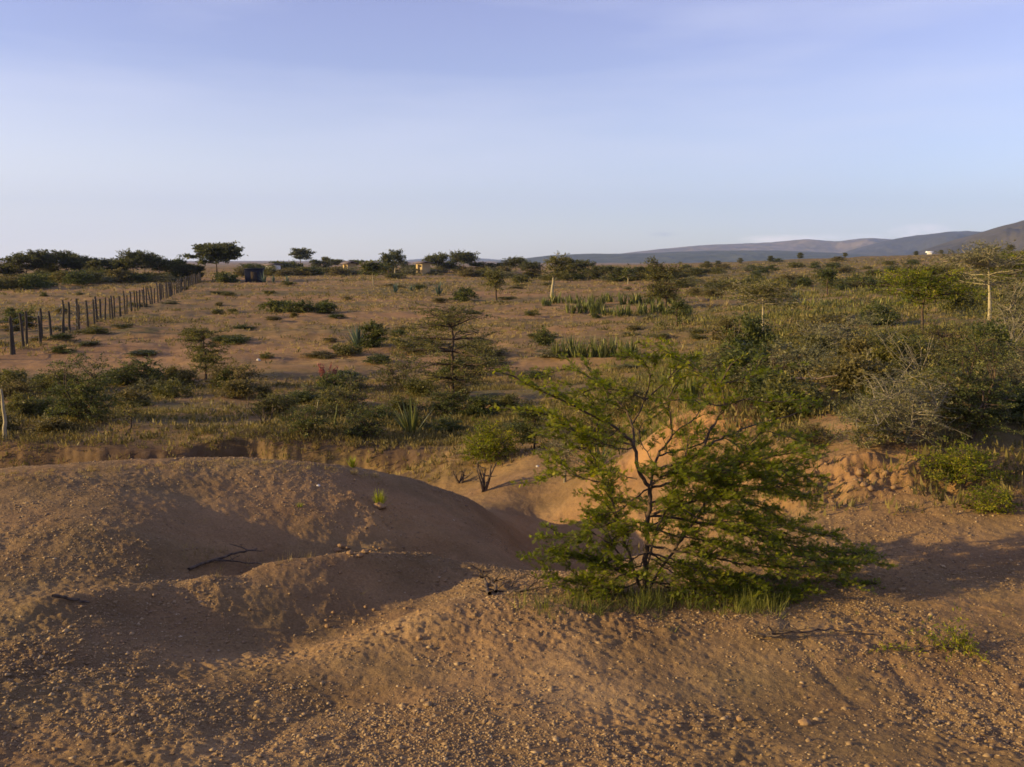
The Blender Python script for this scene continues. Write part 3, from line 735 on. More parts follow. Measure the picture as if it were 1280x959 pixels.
px_plant(1128, 552, 135, 112, 'twiggy_shrub', 'large grey-green tangled shrub with bare pale twigs on top of the bank', clumps=110, per=46, leafm='grey', barkm='greywood', bare=.12, stems=9, spread=.3, twigs=6, **S)
px_plant(1212, 548, 120, 130, 'leafy_shrub', 'dark green dense bush grown into the right side of the grey tangle', clumps=70, per=110, leafm='dark', **S)
px_plant(1196, 606, 120, 62, 'feathery_shrub', 'low green thorn scrub hanging over the bank top at right', clumps=50, per=70, leafm='hero', flat=.5, **S)
px_plant(1235, 640, 60, 34, 'feathery_shrub', 'small green thorn seedling in the shade of the right slope', clumps=20, per=50, leafm='hero', flat=.5, **S)
px_plant(1085, 560, 80, 60, 'twiggy_shrub', 'olive scraggly shrub at the left foot of the grey tangle', clumps=46, per=50, leafm='olive', barkm='greywood', bare=.2, **S)
px_plant(164, 536, 24, 32, 'sapling', 'tiny bare-stemmed sapling on the lip of the trench at left', 'tree', style='column', tf=.55, clumps=7, per=26, leafm='olive', **A)
px_plant(24, 412, 48, 26, 'leafy_shrub', 'dark shrub growing through the near end of the fence', clumps=22, per=70, leafm='dark', **S)
px_plant(375, 391, 44, 15, 'leafy_shrub', 'middle one of three dark low shrubs in a row on the plain', clumps=18, per=70, leafm='dark', **S)
px_plant(345, 390, 36, 14, 'leafy_shrub', 'left one of three dark low shrubs in a row on the plain', clumps=18, per=70, leafm='dark', **S)
px_plant(405, 390, 34, 12, 'leafy_shrub', 'right one of three dark low shrubs in a row on the plain', clumps=18, per=70, leafm='dark', **S)
px_plant(680, 432, 34, 26, 'leafy_shrub', 'small dull bush left of the nearest sisal bed', clumps=18, per=60, leafm='dark', **S)
px_plant(505, 485, 70, 40, 'leafy_shrub', 'thin green shrub between the flowering aloe and the open acacia sapling', clumps=26, per=50, leafm='olive', **S)
px_plant(600, 470, 80, 34, 'leafy_shrub', 'low green thorn shrub at the right foot of the open acacia sapling', clumps=26, per=50, leafm='olive', **S)
px_plant(520, 437, 70, 16, 'leafy_shrub', 'flat green mat shrub right of the grey agave', clumps=22, per=60, leafm='olive', **S)
px_plant(598, 442, 90, 14, 'leafy_shrub', 'long green mat shrub behind the open acacia sapling', clumps=22, per=50, leafm='olive', **S)
for k, (a, b, c, d, lm, lb) in enumerate([
    (345, 520, 60, 40, 'olive', 'dull shrub beside the small black dead bush'), (385, 545, 60, 48, 'dark', 'dark shrub with pale flower stems rising from it'),
    (430, 520, 70, 50, 'olive', 'olive shrub under the pink-flowering aloe'), (455, 548, 60, 52, 'dark', 'dark shrub left of the bright sisal rosette'),
    (420, 492, 60, 26, 'dark', 'flat dark shrub behind the pink-flowering aloe'), (560, 520, 60, 36, 'dark', 'dark undergrowth at the foot of the open acacia sapling'),
    (30, 522, 50, 30, 'olive', 'dull shrub by the bent pale pole'), (20, 500, 60, 30, 'scrub', 'brown shrub at the left edge behind the bent pole'),
    (740, 560, 60, 50, 'olive', 'green shrub behind the thorn bush on the left side'), (780, 520, 60, 50, 'olive', 'green shrub hidden behind the top of the thorn bush'),
    (960, 500, 90, 60, 'grey', 'scrubby grey shrub right behind the orange cut'), (900, 470, 80, 40, 'grey', 'tawny shrub behind the upper right arm of the thorn bush'),
    (1010, 560, 70, 40, 'scrub', 'brown shrub above the crumbling bank'), (1150, 440, 90, 40, 'olive', 'green shrub behind the grey tangle'),
    (1085, 452, 60, 36, 'olive', 'green shrub between the tawny shrub and the grey tangle')]):
    px_plant(a, b, c, d, 'undergrowth_shrub', lb, clumps=34, per=60, leafm=lm, bare=.1, seed=700 + k, **S)

# ---------- spiky plants
spiky(448, 435, 30, 34, 'agave', 'grey-green agave rosette left of the dense dark round shrub', 'agave', 'blue', 34, .5, .15)
spiky(548, 369, 22, 19, 'agave', 'pale agave with upright leaves in the middle of the plain', 'agave', 'blue', 26, .4, .1)
spiky(494, 366, 22, 14, 'agave', 'bluish agave in the small clump left of the pale agave', 'agave', 'blue', 26, .5, .1)
spiky(514, 364, 18, 10, 'agave', 'smaller light agave right beside the bluish agave', 'agave', 'blue', 20, .5, .1)
spiky(331, 353, 12, 14, 'agave', 'agave right in front of the black shed', 'agave', 'blue', 20, .4, .1)
spiky(342, 353, 10, 9, 'agave', 'agave second to the right of the black shed', 'agave', 'blue', 16, .4, .1)
spiky(359, 354, 12, 10, 'agave', 'agave third to the right of the black shed', 'agave', 'blue', 16, .4, .1)
spiky(995, 375, 30, 14, 'agave', 'wide green agave left of the dark round-crowned tree', 'agave', 'blue', 26, .8, .1)
spiky(1136, 380, 34, 26, 'agave', 'dark branching agave left of the broad thorn tree', 'agave', 'blue', 26, .6, .1)
spiky(514, 543, 46, 52, 'sisal_plant', 'bright yellow-green sisal rosette with long blades beyond the trench', 'sisal', 'sisal', 26, .42, .12, wd=.10)
spiky(488, 525, 40, 44, 'sisal_plant', 'thin-bladed sisal left behind the bright rosette', 'sisal', 'sisal', 22, .4, .2, wd=.05, ros=3)
spiky(748, 585, 40, 42, 'aloe', 'spiky aloe on the gully side left of the thorn bush trunk', 'aloe', 'sisal', 18, .6, .15, wd=.10)
spiky(858, 500, 26, 44, 'sisal_plant', 'upright sisal stems between thorn bush and orange cut', 'sisal', 'sisal', 22, .15, .08, ros=4, wd=.09)
spiky(838, 482, 30, 44, 'sisal_plant', 'sisal stems just behind the top of the thorn bush', 'sisal', 'sisal', 22, .15, .08, ros=4, wd=.08)
for k, (a, b, w_, h_, lb) in enumerate([
    (706, 446, 34, 30, 'leftmost clump of the nearest sisal bed'), (732, 447, 34, 30, 'second clump from the left in the nearest sisal bed'),
    (758, 447, 34, 30, 'third clump from the left in the nearest sisal bed'), (784, 446, 34, 28, 'rightmost clump of the nearest sisal bed')]):
    spiky(a, b, w_, h_, 'sisal_plant', lb, 'sisal', 'sisal', 110, .3, .18, group='sisal clumps of the nearest bed', ros=15, wd=.08, seed=40 + k)
rngp = np.random.default_rng(5)
for k, a in enumerate(range(718, 856, 15)):
    spiky(a, 393 + 2 * rngp.normal(), 24, 18, 'sisal_plant', 'sisal clump in the front row of the long middle bed', 'sisal', 'sisal', 60, .3, .15, group='sisal clumps in the front row of the long middle bed', ros=7, wd=.12, seed=60 + k)
for k, a in enumerate(range(682, 850, 17)):
    spiky(a, 381 + 2 * rngp.normal(), 24, 16, 'sisal_plant', 'sisal clump in the back row of the long middle bed', 'sisal', 'sisal', 60, .3, .15, group='sisal clumps in the back row of the long middle bed', ros=7, wd=.12, seed=80 + k)
for k, a in enumerate(range(1006, 1130, 16)):
    spiky(a, 384 + 1.5 * rngp.normal(), 24, 13, 'sisal_plant', 'green sisal clump along the bare strip on the right', 'sisal', 'sisal', 30, .35, .15, group='sisal clumps along the bare strip on the right', ros=5, wd=.12, seed=100 + k)
spiky(895, 384, 30, 16, 'dry_aloe', 'dry yellowish aloe clump with drooping leaves by the red track', 'aloe', 'drygrass', 40, .6, .5, ros=4, wd=.1)
spiky(1128, 446, 64, 34, 'grass_clump', 'tall yellow grass clump behind the grey tangle', 'grass clump', 'drygrass', 160, .22, .15, ros=12, wd=.025)
spiky(474, 632, 30, 26, 'grass_tussock', 'bright green grass tussock with an orange root ball on the mound side', 'tussock', 'bright', 110, .28, .25, wd=.035)
spiky(441, 584, 20, 20, 'grass_tussock', 'bright green grass tussock on the crest of the mound', 'tussock', 'bright', 60, .3, .2, wd=.04)
spiky(375, 634, 16, 12, 'grass_tussock', 'small pale grass tussock on the shaded mound face', 'tussock', 'bright', 24, .4, .2, wd=.04)
spiky(182, 710, 40, 14, 'grass_tussock', 'flattened straw-coloured grass tuft on the mound beside the ridge', 'tussock', 'drygrass', 40, 1.0, .4, wd=.03)

def flowering_aloe():
    X, Y, Z = hit(408, 488); s = Y / FPX; rng = np.random.default_rng(3)
    t = thing('flowering_aloe', 'aloe with a fan of salmon-pink flower spikes beyond the trench', 'aloe', (X, Y, Z))
    b = MB(); blades(b, rng, 24, 22 * s, 3 * s, .6, .2, base=.02); b.obj('leaves', M['blue'], t)
    st = MB(); fl = MB()
    for k in range(13):
        x0 = rng.uniform(-3, 3) * s; e = np.array([rng.uniform(-14, 20) * s, rng.uniform(-6, 6) * s, rng.uniform(20, 34) * s])
        P = bend((x0, 0, 0), e, rng, 5, .06); tube(st, P, np.linspace(.008, .005, 5), 4)
        n = 40; q = rng.uniform(.62, 1, n)[:, None]; Q = P[0] + (e - P[0]) * q + rng.normal(0, .012, (n, 3))
        leaves(fl, Q, rng.normal(0, .5, (n, 3)) + [0, 0, .6], .05, .02, rng, rng.uniform(0, 1, n))
    st.obj('stems', M['bark'], t); fl.obj('flowers', M['pink'], t)
flowering_aloe()

# thin pale flower stalks of sisal and the bent pole at the left edge
def stalk(px, py, top, name, label, cat, r=.012, m='palebark', Y=None):
    X, Y, Z = hit(px, py); rng = np.random.default_rng(int(px)); mb = MB()
    e = at(top[0], top[1], Y) - np.array([X, Y, Z])
    P = bend((0, 0, -.03), e, rng, 9, .05)
    if len(top) > 2: P[:, 0] += np.sin(np.linspace(0, PI, 9)) * top[2] * Y / FPX
    tube(mb, P, np.linspace(r, r * .5, 9), 6)
    o = mb.obj(name, M[m], None, True); o.location = (X, Y, Z); tag(o, label, cat)
stalk(5, 549, (1, 486, 4), 'bent_pole', 'bent pale yellow stem standing at the left edge of the picture', 'stem', .035)
stalk(394, 540, (398, 500, 0), 'flower_stalk', 'pale upright stalk rising from the dark shrub beyond the trench', 'stalk', .02)
stalk(418, 535, (422, 505, 0), 'flower_stalk', 'short green stalk right of the tall pale stalk beyond the trench', 'stalk', .02, 'sisal')

# ---------- dead wood
def dead(pts_list, name, label, m='deadwood', cat='dead branch', lift=.012, extra=0, seed=1, leafy=None):
    """pts_list: polylines of (px,py,height above ground in m), lying on the ground"""
    rng = np.random.default_rng(seed); out = []
    for pl, r0, r1 in pts_list:
        Q = []
        for p in pl:
            X, Y, Z = hit(p[0], p[1] + (p[2] * 230 if len(p) > 2 else 0)); Q.append([X, Y, Z + lift + (p[2] if len(p) > 2 else 0)])
        Q = np.array(Q); out.append((Q, r0, r1))
    base = out[0][0][0].copy(); mb = MB()
    fol = MB()
    for Q, r0, r1 in out:
        n = len(Q); t = np.linspace(0, n - 1, n * 4); j = np.clip(t.astype(int), 0, n - 2); P = Q[j] + (Q[j + 1] - Q[j]) * (t - j)[:, None] - base
        P[1:-1] += rng.normal(0, .004, (len(P) - 2, 3)); tube(mb, P, np.linspace(r0, r1, len(P)), 6)
        for k in range(extra):
            s = P[rng.integers(1, len(P) - 1)]; d = nrm(rng.normal(0, 1, 3) * [1, 1, .35] + [0, 0, .35]); L = rng.uniform(.04, .16)
            tw = bend(s, s + d * L, rng, 4, .15); tube(mb, tw, np.linspace(r1 * .9, r1 * .4, 4), 4)
            if leafy:
                nl = 26; Pq = tw[rng.integers(0, 4, nl)] + rng.normal(0, .01, (nl, 3)); leaves(fol, Pq, rng.normal(0, 1, (nl, 3)), .022, .007, rng, rng.uniform(.2, .9, nl))
    if leafy:
        t = thing(name, label, cat, tuple(base)); mb.obj('twig', M[m], t, True); fol.obj('leaves', M[leafy], t); return t
    o = mb.obj(name, M[m], None, True); o.location = base; return tag(o, label, cat)
dead([([(236,714,0),(275,700,.02),(300,690,.05),(322,684,.08)], .010, .005), ([(270,702,.02),(310,706,.01),(350,708,0)], .006, .003)], 'dead_branch', 'forked dark dead branch lying in the hollow between mound and ridge', extra=3)
dead([([(66,748,.02),(88,752,0),(112,756,0)], .009, .006)], 'dead_stick', 'short dark stick lying on the left end of the ridge')
dead([([(944,798,.0),(965,795,.015),(1000,793,.03),(1040,790,.015),(1092,796,0)], .007, .0025), ([(965,796,.01),(960,788,.06)], .006, .002), ([(975,796,.01),(985,783,.07)], .005, .002), ([(950,796,.0),(972,800,.01),(990,790,.03)], .006, .002)], 'dead_branch', 'dark thorny dead branch lying on the gravel in front of the thorn bush', extra=6, seed=4)
dead([([(1105,812,0),(1150,814,.01),(1200,812,.01),(1240,826,0)], .004, .002), ([(1170,813,.01),(1200,802,.03),(1212,800,.04)], .003, .0015)], 'green_twig', 'fallen leafy green twig lying on the gravel at right', cat='twig', extra=12, seed=6, leafy='hero')
dead([([(612,745,0),(606,728,.04),(600,712,.08)], .012, .006), ([(620,742,0),(618,726,.04)], .010, .005), ([(632,745,0),(660,738,.03),(680,720,.06)], .006, .003), ([(640,735,.03),(648,715,.08)], .004, .002), ([(650,742,0),(690,735,.02)], .005, .002)], 'dead_shrub', 'dead twiggy stump at the left end of the grass under the thorn bush', extra=10, cat='dead shrub', seed=8)
def upright_dead(px, py, hpx, wpx, label, n=5, seed=0, m='deadwood', name='dead_shrub', thick=.02):
    X, Y, Z = hit(px, py); rng = np.random.default_rng(seed); s = Y / FPX; mb = MB()
    for k in range(n):
        e = np.array([rng.uniform(-.5, .5) * wpx * s, rng.uniform(-.3, .3) * wpx * s, hpx * s * rng.uniform(.6, 1)])
        P = bend((0, 0, -.03), e, rng, 6, .12); tube(mb, P, np.linspace(thick, thick * .3, 6), 5)
        for q in range(3):
            st = P[rng.integers(2, 6)]; tw = bend(st, st + nrm(rng.normal(0, 1, 3) + [0, 0, .4]) * hpx * s * .35, rng, 4, .15); tube(mb, tw, np.linspace(thick * .35, thick * .15, 4), 4)
    o = mb.obj(name, M[m], None, True); o.location = (X, Y, Z); tag(o, label, 'dead shrub')
upright_dead(606, 614, 42, 38, 'black forked dead stump right of the mound shoulder', 5, 1, thick=.025)
upright_dead(575, 604, 18, 34, 'low dark dead stub left of the forked dead stump', 5, 2, thick=.02)
upright_dead(334, 531, 28, 50, 'small black dead bush beyond the trench', 4, 3, thick=.018)
upright_dead(1075, 470, 40, 70, 'tangle of pale bare twigs left of the grey tangled shrub', 9, 4, 'greywood', thick=.007)
upright_dead(1150, 470, 60, 110, 'spray of bare pale twigs rising out of the grey tangled shrub', 16, 5, 'greywood', thick=.006)
upright_dead(1262, 436, 50, 50, 'pale bare shrub at the right edge', 8, 6, 'greywood', thick=.009)
upright_dead(920, 440, 40, 60, 'bare grey bush behind the upper right arm of the thorn bush', 8, 7, 'greywood', thick=.006)
dead([([(1092,532,.02),(1112,520,.06),(1130,513,.10),(1150,520,.09),(1176,516,.08)], .014, .006)], 'dead_branch', 'pale dead branch lying across the top of the bank', 'greywood', extra=6, seed=9)
dead([([(960,455,.05),(990,450,.2),(1020,440,.3),(1045,432,.35)], .018, .008)], 'dead_branch', 'long dark dead bough slanting over the second orange cut', extra=6, seed=12)

# ---------- stones and clods
def stone(px, py, size, label, m='stone', flat=.7, name='stone', seed=0, cat='stone', group=None):
    X, Y, Z = hit(px, py); rng = np.random.default_rng(seed + int(px)); mb = MB()
    nu, nv = 10, 7; V = [[0, 0, 1]]
    for i in range(1, nv):
        for j in range(nu):
            a = PI * i / nv; b = 2 * PI * j / nu; V.append([math.sin(a) * math.cos(b), math.sin(a) * math.sin(b), math.cos(a)])
    V.append([0, 0, -1]); V = np.array(V); V *= (1 + .22 * vnoise(V[:, 0] * 2 + seed, V[:, 1] * 2 + V[:, 2] * 3, seed + 3))[:, None]; V += rng.normal(0, .085, V.shape)
    V *= np.array([1, .8, flat]) * size / 2
    f3 = [[0, 1 + j, 1 + (j + 1) % nu] for j in range(nu)] + [[len(V) - 1, len(V) - 1 - nu + (j + 1) % nu, len(V) - 1 - nu + j] for j in range(nu)]
    f4 = [[1 + i * nu + j, 1 + (i + 1) * nu + j, 1 + (i + 1) * nu + (j + 1) % nu, 1 + i * nu + (j + 1) % nu] for i in range(nv - 2) for j in range(nu)]
    mb.add(V, np.array(f3)); mb.f4.append(np.array(f4))
    o = mb.obj(name, M[m]); o.location = (X, Y, Z + size * flat * .2); tag(o, label, cat, group)
stone(323, 451, .14, 'white stone on the plain right of the olive thorn tree')
stone(454, 428, .16, 'white stone resting against the grey agave')
stone(600, 449, .13, 'white stone behind the open acacia sapling')
stone(565, 448, .14, 'white stone left behind the open acacia sapling')
stone(264, 515, .22, 'dark stone in the bare sand hollow beyond the trench', 'deadwood', .45)
stone(672, 584, .05, 'pale stone on the far side of the gully')
stone(398, 608, .035, 'tiny white pebble on the right shoulder of the mound')
stone(881, 377, .9, 'dark low boulder on the red track', 'deadwood', .35)
stone(1006, 905, .05, 'dark clod on the gravel at bottom right', 'clod', .6)
stone(925, 900, .03, 'small reddish clod left of the dark clod at bottom right', 'clod', .8)
stone(474, 634, .12, 'orange earth ball under the bright tussock', 'clod', .5, name='root_ball', cat='earth clod')
for k in range(16):
    r_ = np.random.default_rng(900 + k)
    stone(418 + k * 3.8, 691 - 5 * math.sin(k * .6) + r_.uniform(-3, 3), r_.uniform(.02, .06), 'crumbly earth clod on the end of the ridge crest', 'clod', .6, name='earth_clod', seed=k, cat='earth clod', group='crumbly clods on the ridge crest')
for k in range(26):
    r_ = np.random.default_rng(950 + k)
    stone(400 + r_.uniform(0, 160) , 0 + 800 - (r_.uniform(0, 1)) * 0 - k * 1.6, r_.uniform(.012, .03), 'small clod scattered along the edge of the lit gravel', 'clod', .8, name='earth_clod', seed=k, cat='earth clod', group='small clods along the gravel edge')
for k in range(18):
    r_ = np.random.default_rng(980 + k)
    stone(985 + r_.uniform(0, 190), 588 + r_.uniform(-8, 32), r_.uniform(.02, .06), 'rough earth clod on the crumbling face of the bank', 'clod', .8, name='earth_clod', seed=k, cat='earth clod', group='rough clods on the bank face')

# ---------- gravel (uncountable)
def gravel():
    rng = np.random.default_rng(21); n = 170000
    th = rng.uniform(-.60, .60, n); r = 2.1 * np.exp(rng.uniform(0, 1, n) ** .8 * math.log(8.5 / 2.1))
    x = r * np.sin(th); y = r * np.cos(th)
    den = np.clip(.55 + .8 * fbm(x * 1.6, y * 1.6, 61, 3), .12, 1); k = rng.uniform(0, 1, n) < den * (1 - .8 * plain_w(x, y)); x, y = x[k], y[k]; n = len(x)
    s = np.exp(rng.normal(math.log(.0037), .50, n)); s = np.clip(s, .0014, .018)
    z = H(x, y) + detail(x, y) + s * .08
    O = np.array([[1, 0, 0], [-1, 0, 0], [0, 1, 0], [0, -1, 0], [0, 0, 1], [0, 0, -1]], float)
    V = O[None] * (1 + rng.normal(0, .2, (n, 6, 1))) + rng.normal(0, .15, (n, 6, 3))
    a = rng.uniform(0, 2 * PI, n); ca, sa = np.cos(a)[:, None], np.sin(a)[:, None]
    V = V * np.array([1.25, .9, .62]) * s[:, None, None]
    V = np.stack([V[..., 0] * ca - V[..., 1] * sa, V[..., 0] * sa + V[..., 1] * ca, V[..., 2]], -1) + np.stack([x, y, z], -1)[:, None]
    F = np.array([[0, 2, 4], [2, 1, 4], [1, 3, 4], [3, 0, 4], [2, 0, 5], [1, 2, 5], [3, 1, 5], [0, 3, 5]])
    f = (np.arange(n)[:, None, None] * 6 + F[None]).reshape(-1, 3)
    mb = MB(); mb.add(V.reshape(-1, 3), f, np.repeat(np.clip(rng.beta(2, 3, n), 0, 1), 6))
    o = mb.obj('gravel', M['gravel']); tag(o, 'loose reddish brown gravel covering the near ground', 'gravel', None, 'stuff')
gravel()

# ---------- grass and ground cover (uncountable)
def cover(name, label, cat, m, x, y, hgt, blades_n, rng, wid=.16, spread=.55, tint=None, leafy=False):
    """vectorised tufts: every tuft blades_n triangular blades"""
    n = len(x); z = H(x, y)
    r = np.hypot(x, y); pxm = r / FPX * 1.25
    X = np.repeat(x, blades_n); Yv = np.repeat(y, blades_n); Z = np.repeat(z, blades_n); h = np.repeat(hgt, blades_n) * rng.uniform(.45, 1.1, n * blades_n)
    rad = np.repeat(hgt, blades_n) * (.35 if not leafy else .9)
    a = rng.uniform(0, 2 * PI, len(X)); rr = rad * np.sqrt(rng.uniform(0, 1, len(X)))
    X = X + rr * np.cos(a); Yv = Yv + rr * np.sin(a); Z = Z - .01
    a = a + rng.normal(0, .6, len(X)); ln = np.abs(rng.normal(0, spread, len(X)))
    w = np.maximum(h * wid, np.repeat(pxm, blades_n) * .55)
    b = rng.uniform(0, PI, len(X)); sx, sy = np.cos(b) * w / 2, np.sin(b) * w / 2
    if leafy: Z = Z + rng.uniform(0, .55, len(X)) * h; h = h * .6
    tip = np.stack([X + np.cos(a) * np.sin(ln) * h, Yv + np.sin(a) * np.sin(ln) * h, Z + np.cos(ln) * h], -1)
    V = np.stack([np.stack([X - sx, Yv - sy, Z], -1), np.stack([X + sx, Yv + sy, Z], -1), tip], 1).reshape(-1, 3)
    t = np.repeat(rng.uniform(.1, .9, n), blades_n) + rng.normal(0, .12, len(X)); mb = MB()
    mb.add(V, np.arange(len(V)).reshape(-1, 3), np.repeat(np.clip(t, 0, 1), 3))
    o = mb.obj(name, M[m]); tag(o, label, cat, None, 'stuff')
rng = np.random.default_rng(77)
def scatter(n, th0, th1, r0, r1, keep, rng):
    th = rng.uniform(th0, th1, n); r = r0 * np.exp(rng.uniform(0, 1, n) * math.log(r1 / r0)); x = r * np.sin(th); y = r * np.cos(th)
    k = rng.uniform(0, 1, n) < keep(x, y); return x[k], y[k]
x, y = scatter(58000, -.62, .62, 12, 260, lambda x, y: np.clip(.30 + 1.1 * fbm(x * .15, y * .3, 91, 3), .03, 1) * plain_w(x, y) * (1 - .85 * np.clip(fbm(x * .11 + 5, y * .3, 140, 3) * 2.2 - .15, 0, 1)), rng)
cover('dry_grass', 'short straw-coloured dry grass tufts covering the plain', 'grass', 'drygrass', x, y, np.clip(.06 + .0016 * np.hypot(x, y), .06, .30) * rng.uniform(.5, 1.4, len(x)), 10, rng)
x, y = scatter(36000, -.62, .62, 12, 300, lambda x, y: np.clip(.2 + 1.2 * fbm(x * .1 + 40, y * .2, 97, 3) + .35 * np.clip(np.arctan2(x, y) / .3, 0, 1), .02, 1) * plain_w(x, y) * (1 - .85 * np.clip(fbm(x * .11 + 5, y * .3, 140, 3) * 2.2 - .15, 0, 1)), rng)
cover('low_scrub', 'low dull brown-green scrub growing over the plain', 'ground cover', 'scrub', x, y, np.clip(.07 + .0022 * np.hypot(x, y), .07, .5) * rng.uniform(.5, 1.5, len(x)), 12, rng, wid=.3, leafy=True)
x, y = scatter(12000, -.62, .12, 13.9, 24, lambda x, y: np.clip(.30 + 1.2 * fbm(x * .35, y * .7, 160, 3), .03, 1) * plain_w(x, y), rng)
cover('brush_herbs', 'dull green herbs and weeds filling the brush beyond the trench', 'ground cover', 'scrub', x, y, rng.uniform(.04, .15, len(x)), 12, rng, wid=.16, leafy=True)
x, y = scatter(16000, .10, .62, 13, 110, lambda x, y: np.clip(-.05 + 1.6 * fbm(x * .15, y * .35, 166, 4, .6), .01, 1) * np.clip((np.arctan2(x, y) - .1) / .15, 0, 1), rng)
cover('rise_herbs', 'yellow-green herbs and weeds over the ground at right', 'ground cover', 'olive', x, y, np.clip(.08 + .004 * np.hypot(x, y), .08, .5) * rng.uniform(.5, 1.5, len(x)), 12, rng, wid=.22, leafy=True)
x, y = scatter(9000, .10, .62, 6.7, 30, lambda x, y: np.clip(.35 + .9 * fbm(x * .6, y * .6, 33, 3), .05, 1) * plain_w(x, y), rng)
cover('bank_grass', 'rough yellow-green grass and herbs on top of the bank at right', 'grass', 'grass', x, y, rng.uniform(.06, .20, len(x)), 12, rng, wid=.07)
x, y = scatter(6000, .10, .62, 6.7, 24, lambda x, y: np.clip(.3 + .9 * fbm(x * .8 + 9, y * .8, 35, 3), .05, 1) * plain_w(x, y), rng)
cover('bank_herbs', 'dry brown herbs and fallen twigs on top of the bank at right', 'ground cover', 'scrub', x, y, rng.uniform(.06, .18, len(x)), 14, rng, wid=.2, leafy=True)
def px_grass(name, label, m, n, gen, h0, h1, bl, wid=.05, spread=.5):
    P = []
    for k in range(n):
        a = gen(); P.append(hit(*a))
    P = np.array(P); cover(name, label, 'grass', m, P[:, 0], P[:, 1], rng.uniform(h0, h1, n), bl, rng, wid=wid, spread=spread)
px_grass('bush_grass', 'green and straw grass growing under the foreground thorn bush', 'grass', 190, lambda: (rng.choice([rng.uniform(650, 970), rng.normal(935, 28), rng.normal(800, 40)]), 757 + rng.normal(0, 9)), .03, .13, 18, spread=.8)
px_grass('bush_straw', 'dry straw and litter among the grass under the foreground thorn bush', 'drygrass', 90, lambda: (rng.uniform(640, 970), 758 + rng.normal(0, 8)), .02, .07, 14, spread=1.1)
px_grass('twig_litter', 'broken dark twigs and stalks littering the gravel', 'scrub', 150, lambda: (rng.uniform(0, 1280), rng.uniform(600, 955)), .03, .09, 3, wid=.03, spread=1.9)
px_grass('crest_grass', 'thin dry grass fringing the crest of the mound', 'drygrass', 260, lambda: ((lambda a: (a, np.interp(a, [0, 200, 300, 400, 470], [592, 579, 575, 581, 594]) + abs(rng.normal(0, 5))))(rng.uniform(0, 480))), .02, .055, 14, spread=.8)
px_grass('hollow_grass', 'sparse dry grass in the hollow between mound and ridge', 'drygrass', 34, lambda: (rng.uniform(230, 400), 700 + rng.normal(0, 10)), .03, .08, 12, spread=.8)
px_grass('slope_grass', 'sparse yellow grass on the gravel at right', 'grass', 110, lambda: (rng.uniform(960, 1280), rng.uniform(730, 850)), .012, .035, 12, spread=.9)
px_grass('foot_grass', 'yellowish grass along the foot of the crumbling bank', 'drygrass', 90, lambda: (rng.uniform(940, 1280), rng.uniform(575, 635)), .03, .09, 16, wid=.02, spread=.9)

# ---------- treelines and scattered shrubs: shared prototypes, one object each
def proto(seed, **kw):
    rg = np.random.default_rng(seed); w, f = shrub_meshes(rg, h=1.0, **kw)
    return w.mesh('trunk', M[kw.get('barkm', 'bark')], True), f.mesh('crown', M[kw['leafm']])
LEAFY = [proto(300 + k, w=1.7, clumps=40, per=50, leaf=(.11, .055), leafm=('dark', 'olive', 'scrub', 'olive', 'grey')[k % 5], twig_r=.009) for k in range(8)]
UMB = [proto(330 + k, w=2.0, clumps=56, per=60, leaf=(.085, .04), flat=.3, style='umbrella', tf=.3, leafm='far', twig_r=.009) for k in range(5)]
LAY = [proto(350 + k, w=1.3, clumps=44, per=60, leaf=(.085, .04), flat=.4, style='layered', tf=.25, leafm=('far', 'olive')[k % 2], twig_r=.009) for k in range(4)]
GREY = [proto(370 + k, w=1.7, clumps=34, per=26, leaf=(.07, .03), leafm='grey', barkm='greywood', twig_r=.010, bare=.3) for k in range(4)]
def put(pr, px, py, wpx, hpx, name, label, cat, group, rg, parts=True, wr=1.7, yfix=None):
    X, Y, Z = hit(px, py)
    if yfix: p = at(px, py, yfix); X, Y, Z = p[0], yfix, hz(p[0], yfix)
    h = hpx * Y / FPX; w = wpx * Y / FPX / wr; rz = rg.uniform(0, 2 * PI)
    t = thing(name, label, cat, (X, Y, Z - .03 * h), rz, group); t.scale = (w, w, h)
    for nm, me in zip(('trunk', 'crown'), pr):
        o = bpy.data.objects.new(nm, me); C.objects.link(o); o.parent = t
    return t
def put_single(me_pair, px, py, wpx, hpx, name, label, cat, group, rg, wr=1.7):
    X, Y, Z = hit(px, py); h = hpx * Y / FPX; w = wpx * Y / FPX / wr
    o = bpy.data.objects.new(name, me_pair[1]); C.objects.link(o); o.location = (X, Y, Z - .04 * h); o.scale = (w, w, h); o.rotation_euler = (0, 0, rg.uniform(0, 2 * PI))
    return tag(o, label, cat, group)
rg = np.random.default_rng(99)
G1 = 'acacias of the dark treeline beyond the fence'
for a, top, w_ in [(-6,333,44),(14,330,44),(34,322,50),(50,318,46),(66,324,44),(84,318.5,46),(100,325,44),(118,328,40),(134,327,44),(150,326,40),(168,318,46),(182,321,42),(200,328,38),(212,329,30),(236,333,30),(248,333,26)]:
    put(UMB[int(rg.integers(5))] if rg.uniform() < .7 else LAY[int(rg.integers(4))], a, 351, w_, 351 - top + 1, 'acacia_tree', 'dark acacia in the treeline beyond the fence', 'tree', G1, rg, wr=2.0)
G2 = 'bushes under the dark treeline beyond the fence'
for a in range(-10, 240, 12):
    put_single(LEAFY[int(rg.integers(8))], a, 353 + rg.normal(0, 1.5) + (7 if a < 60 else 0), 40, rg.uniform(13, 19) * (1 if a < 170 else .7), 'dark_bush', 'dark bush under the treeline beyond the fence', 'shrub', G2, rg)
X, Y, Z = hit(272, 351)
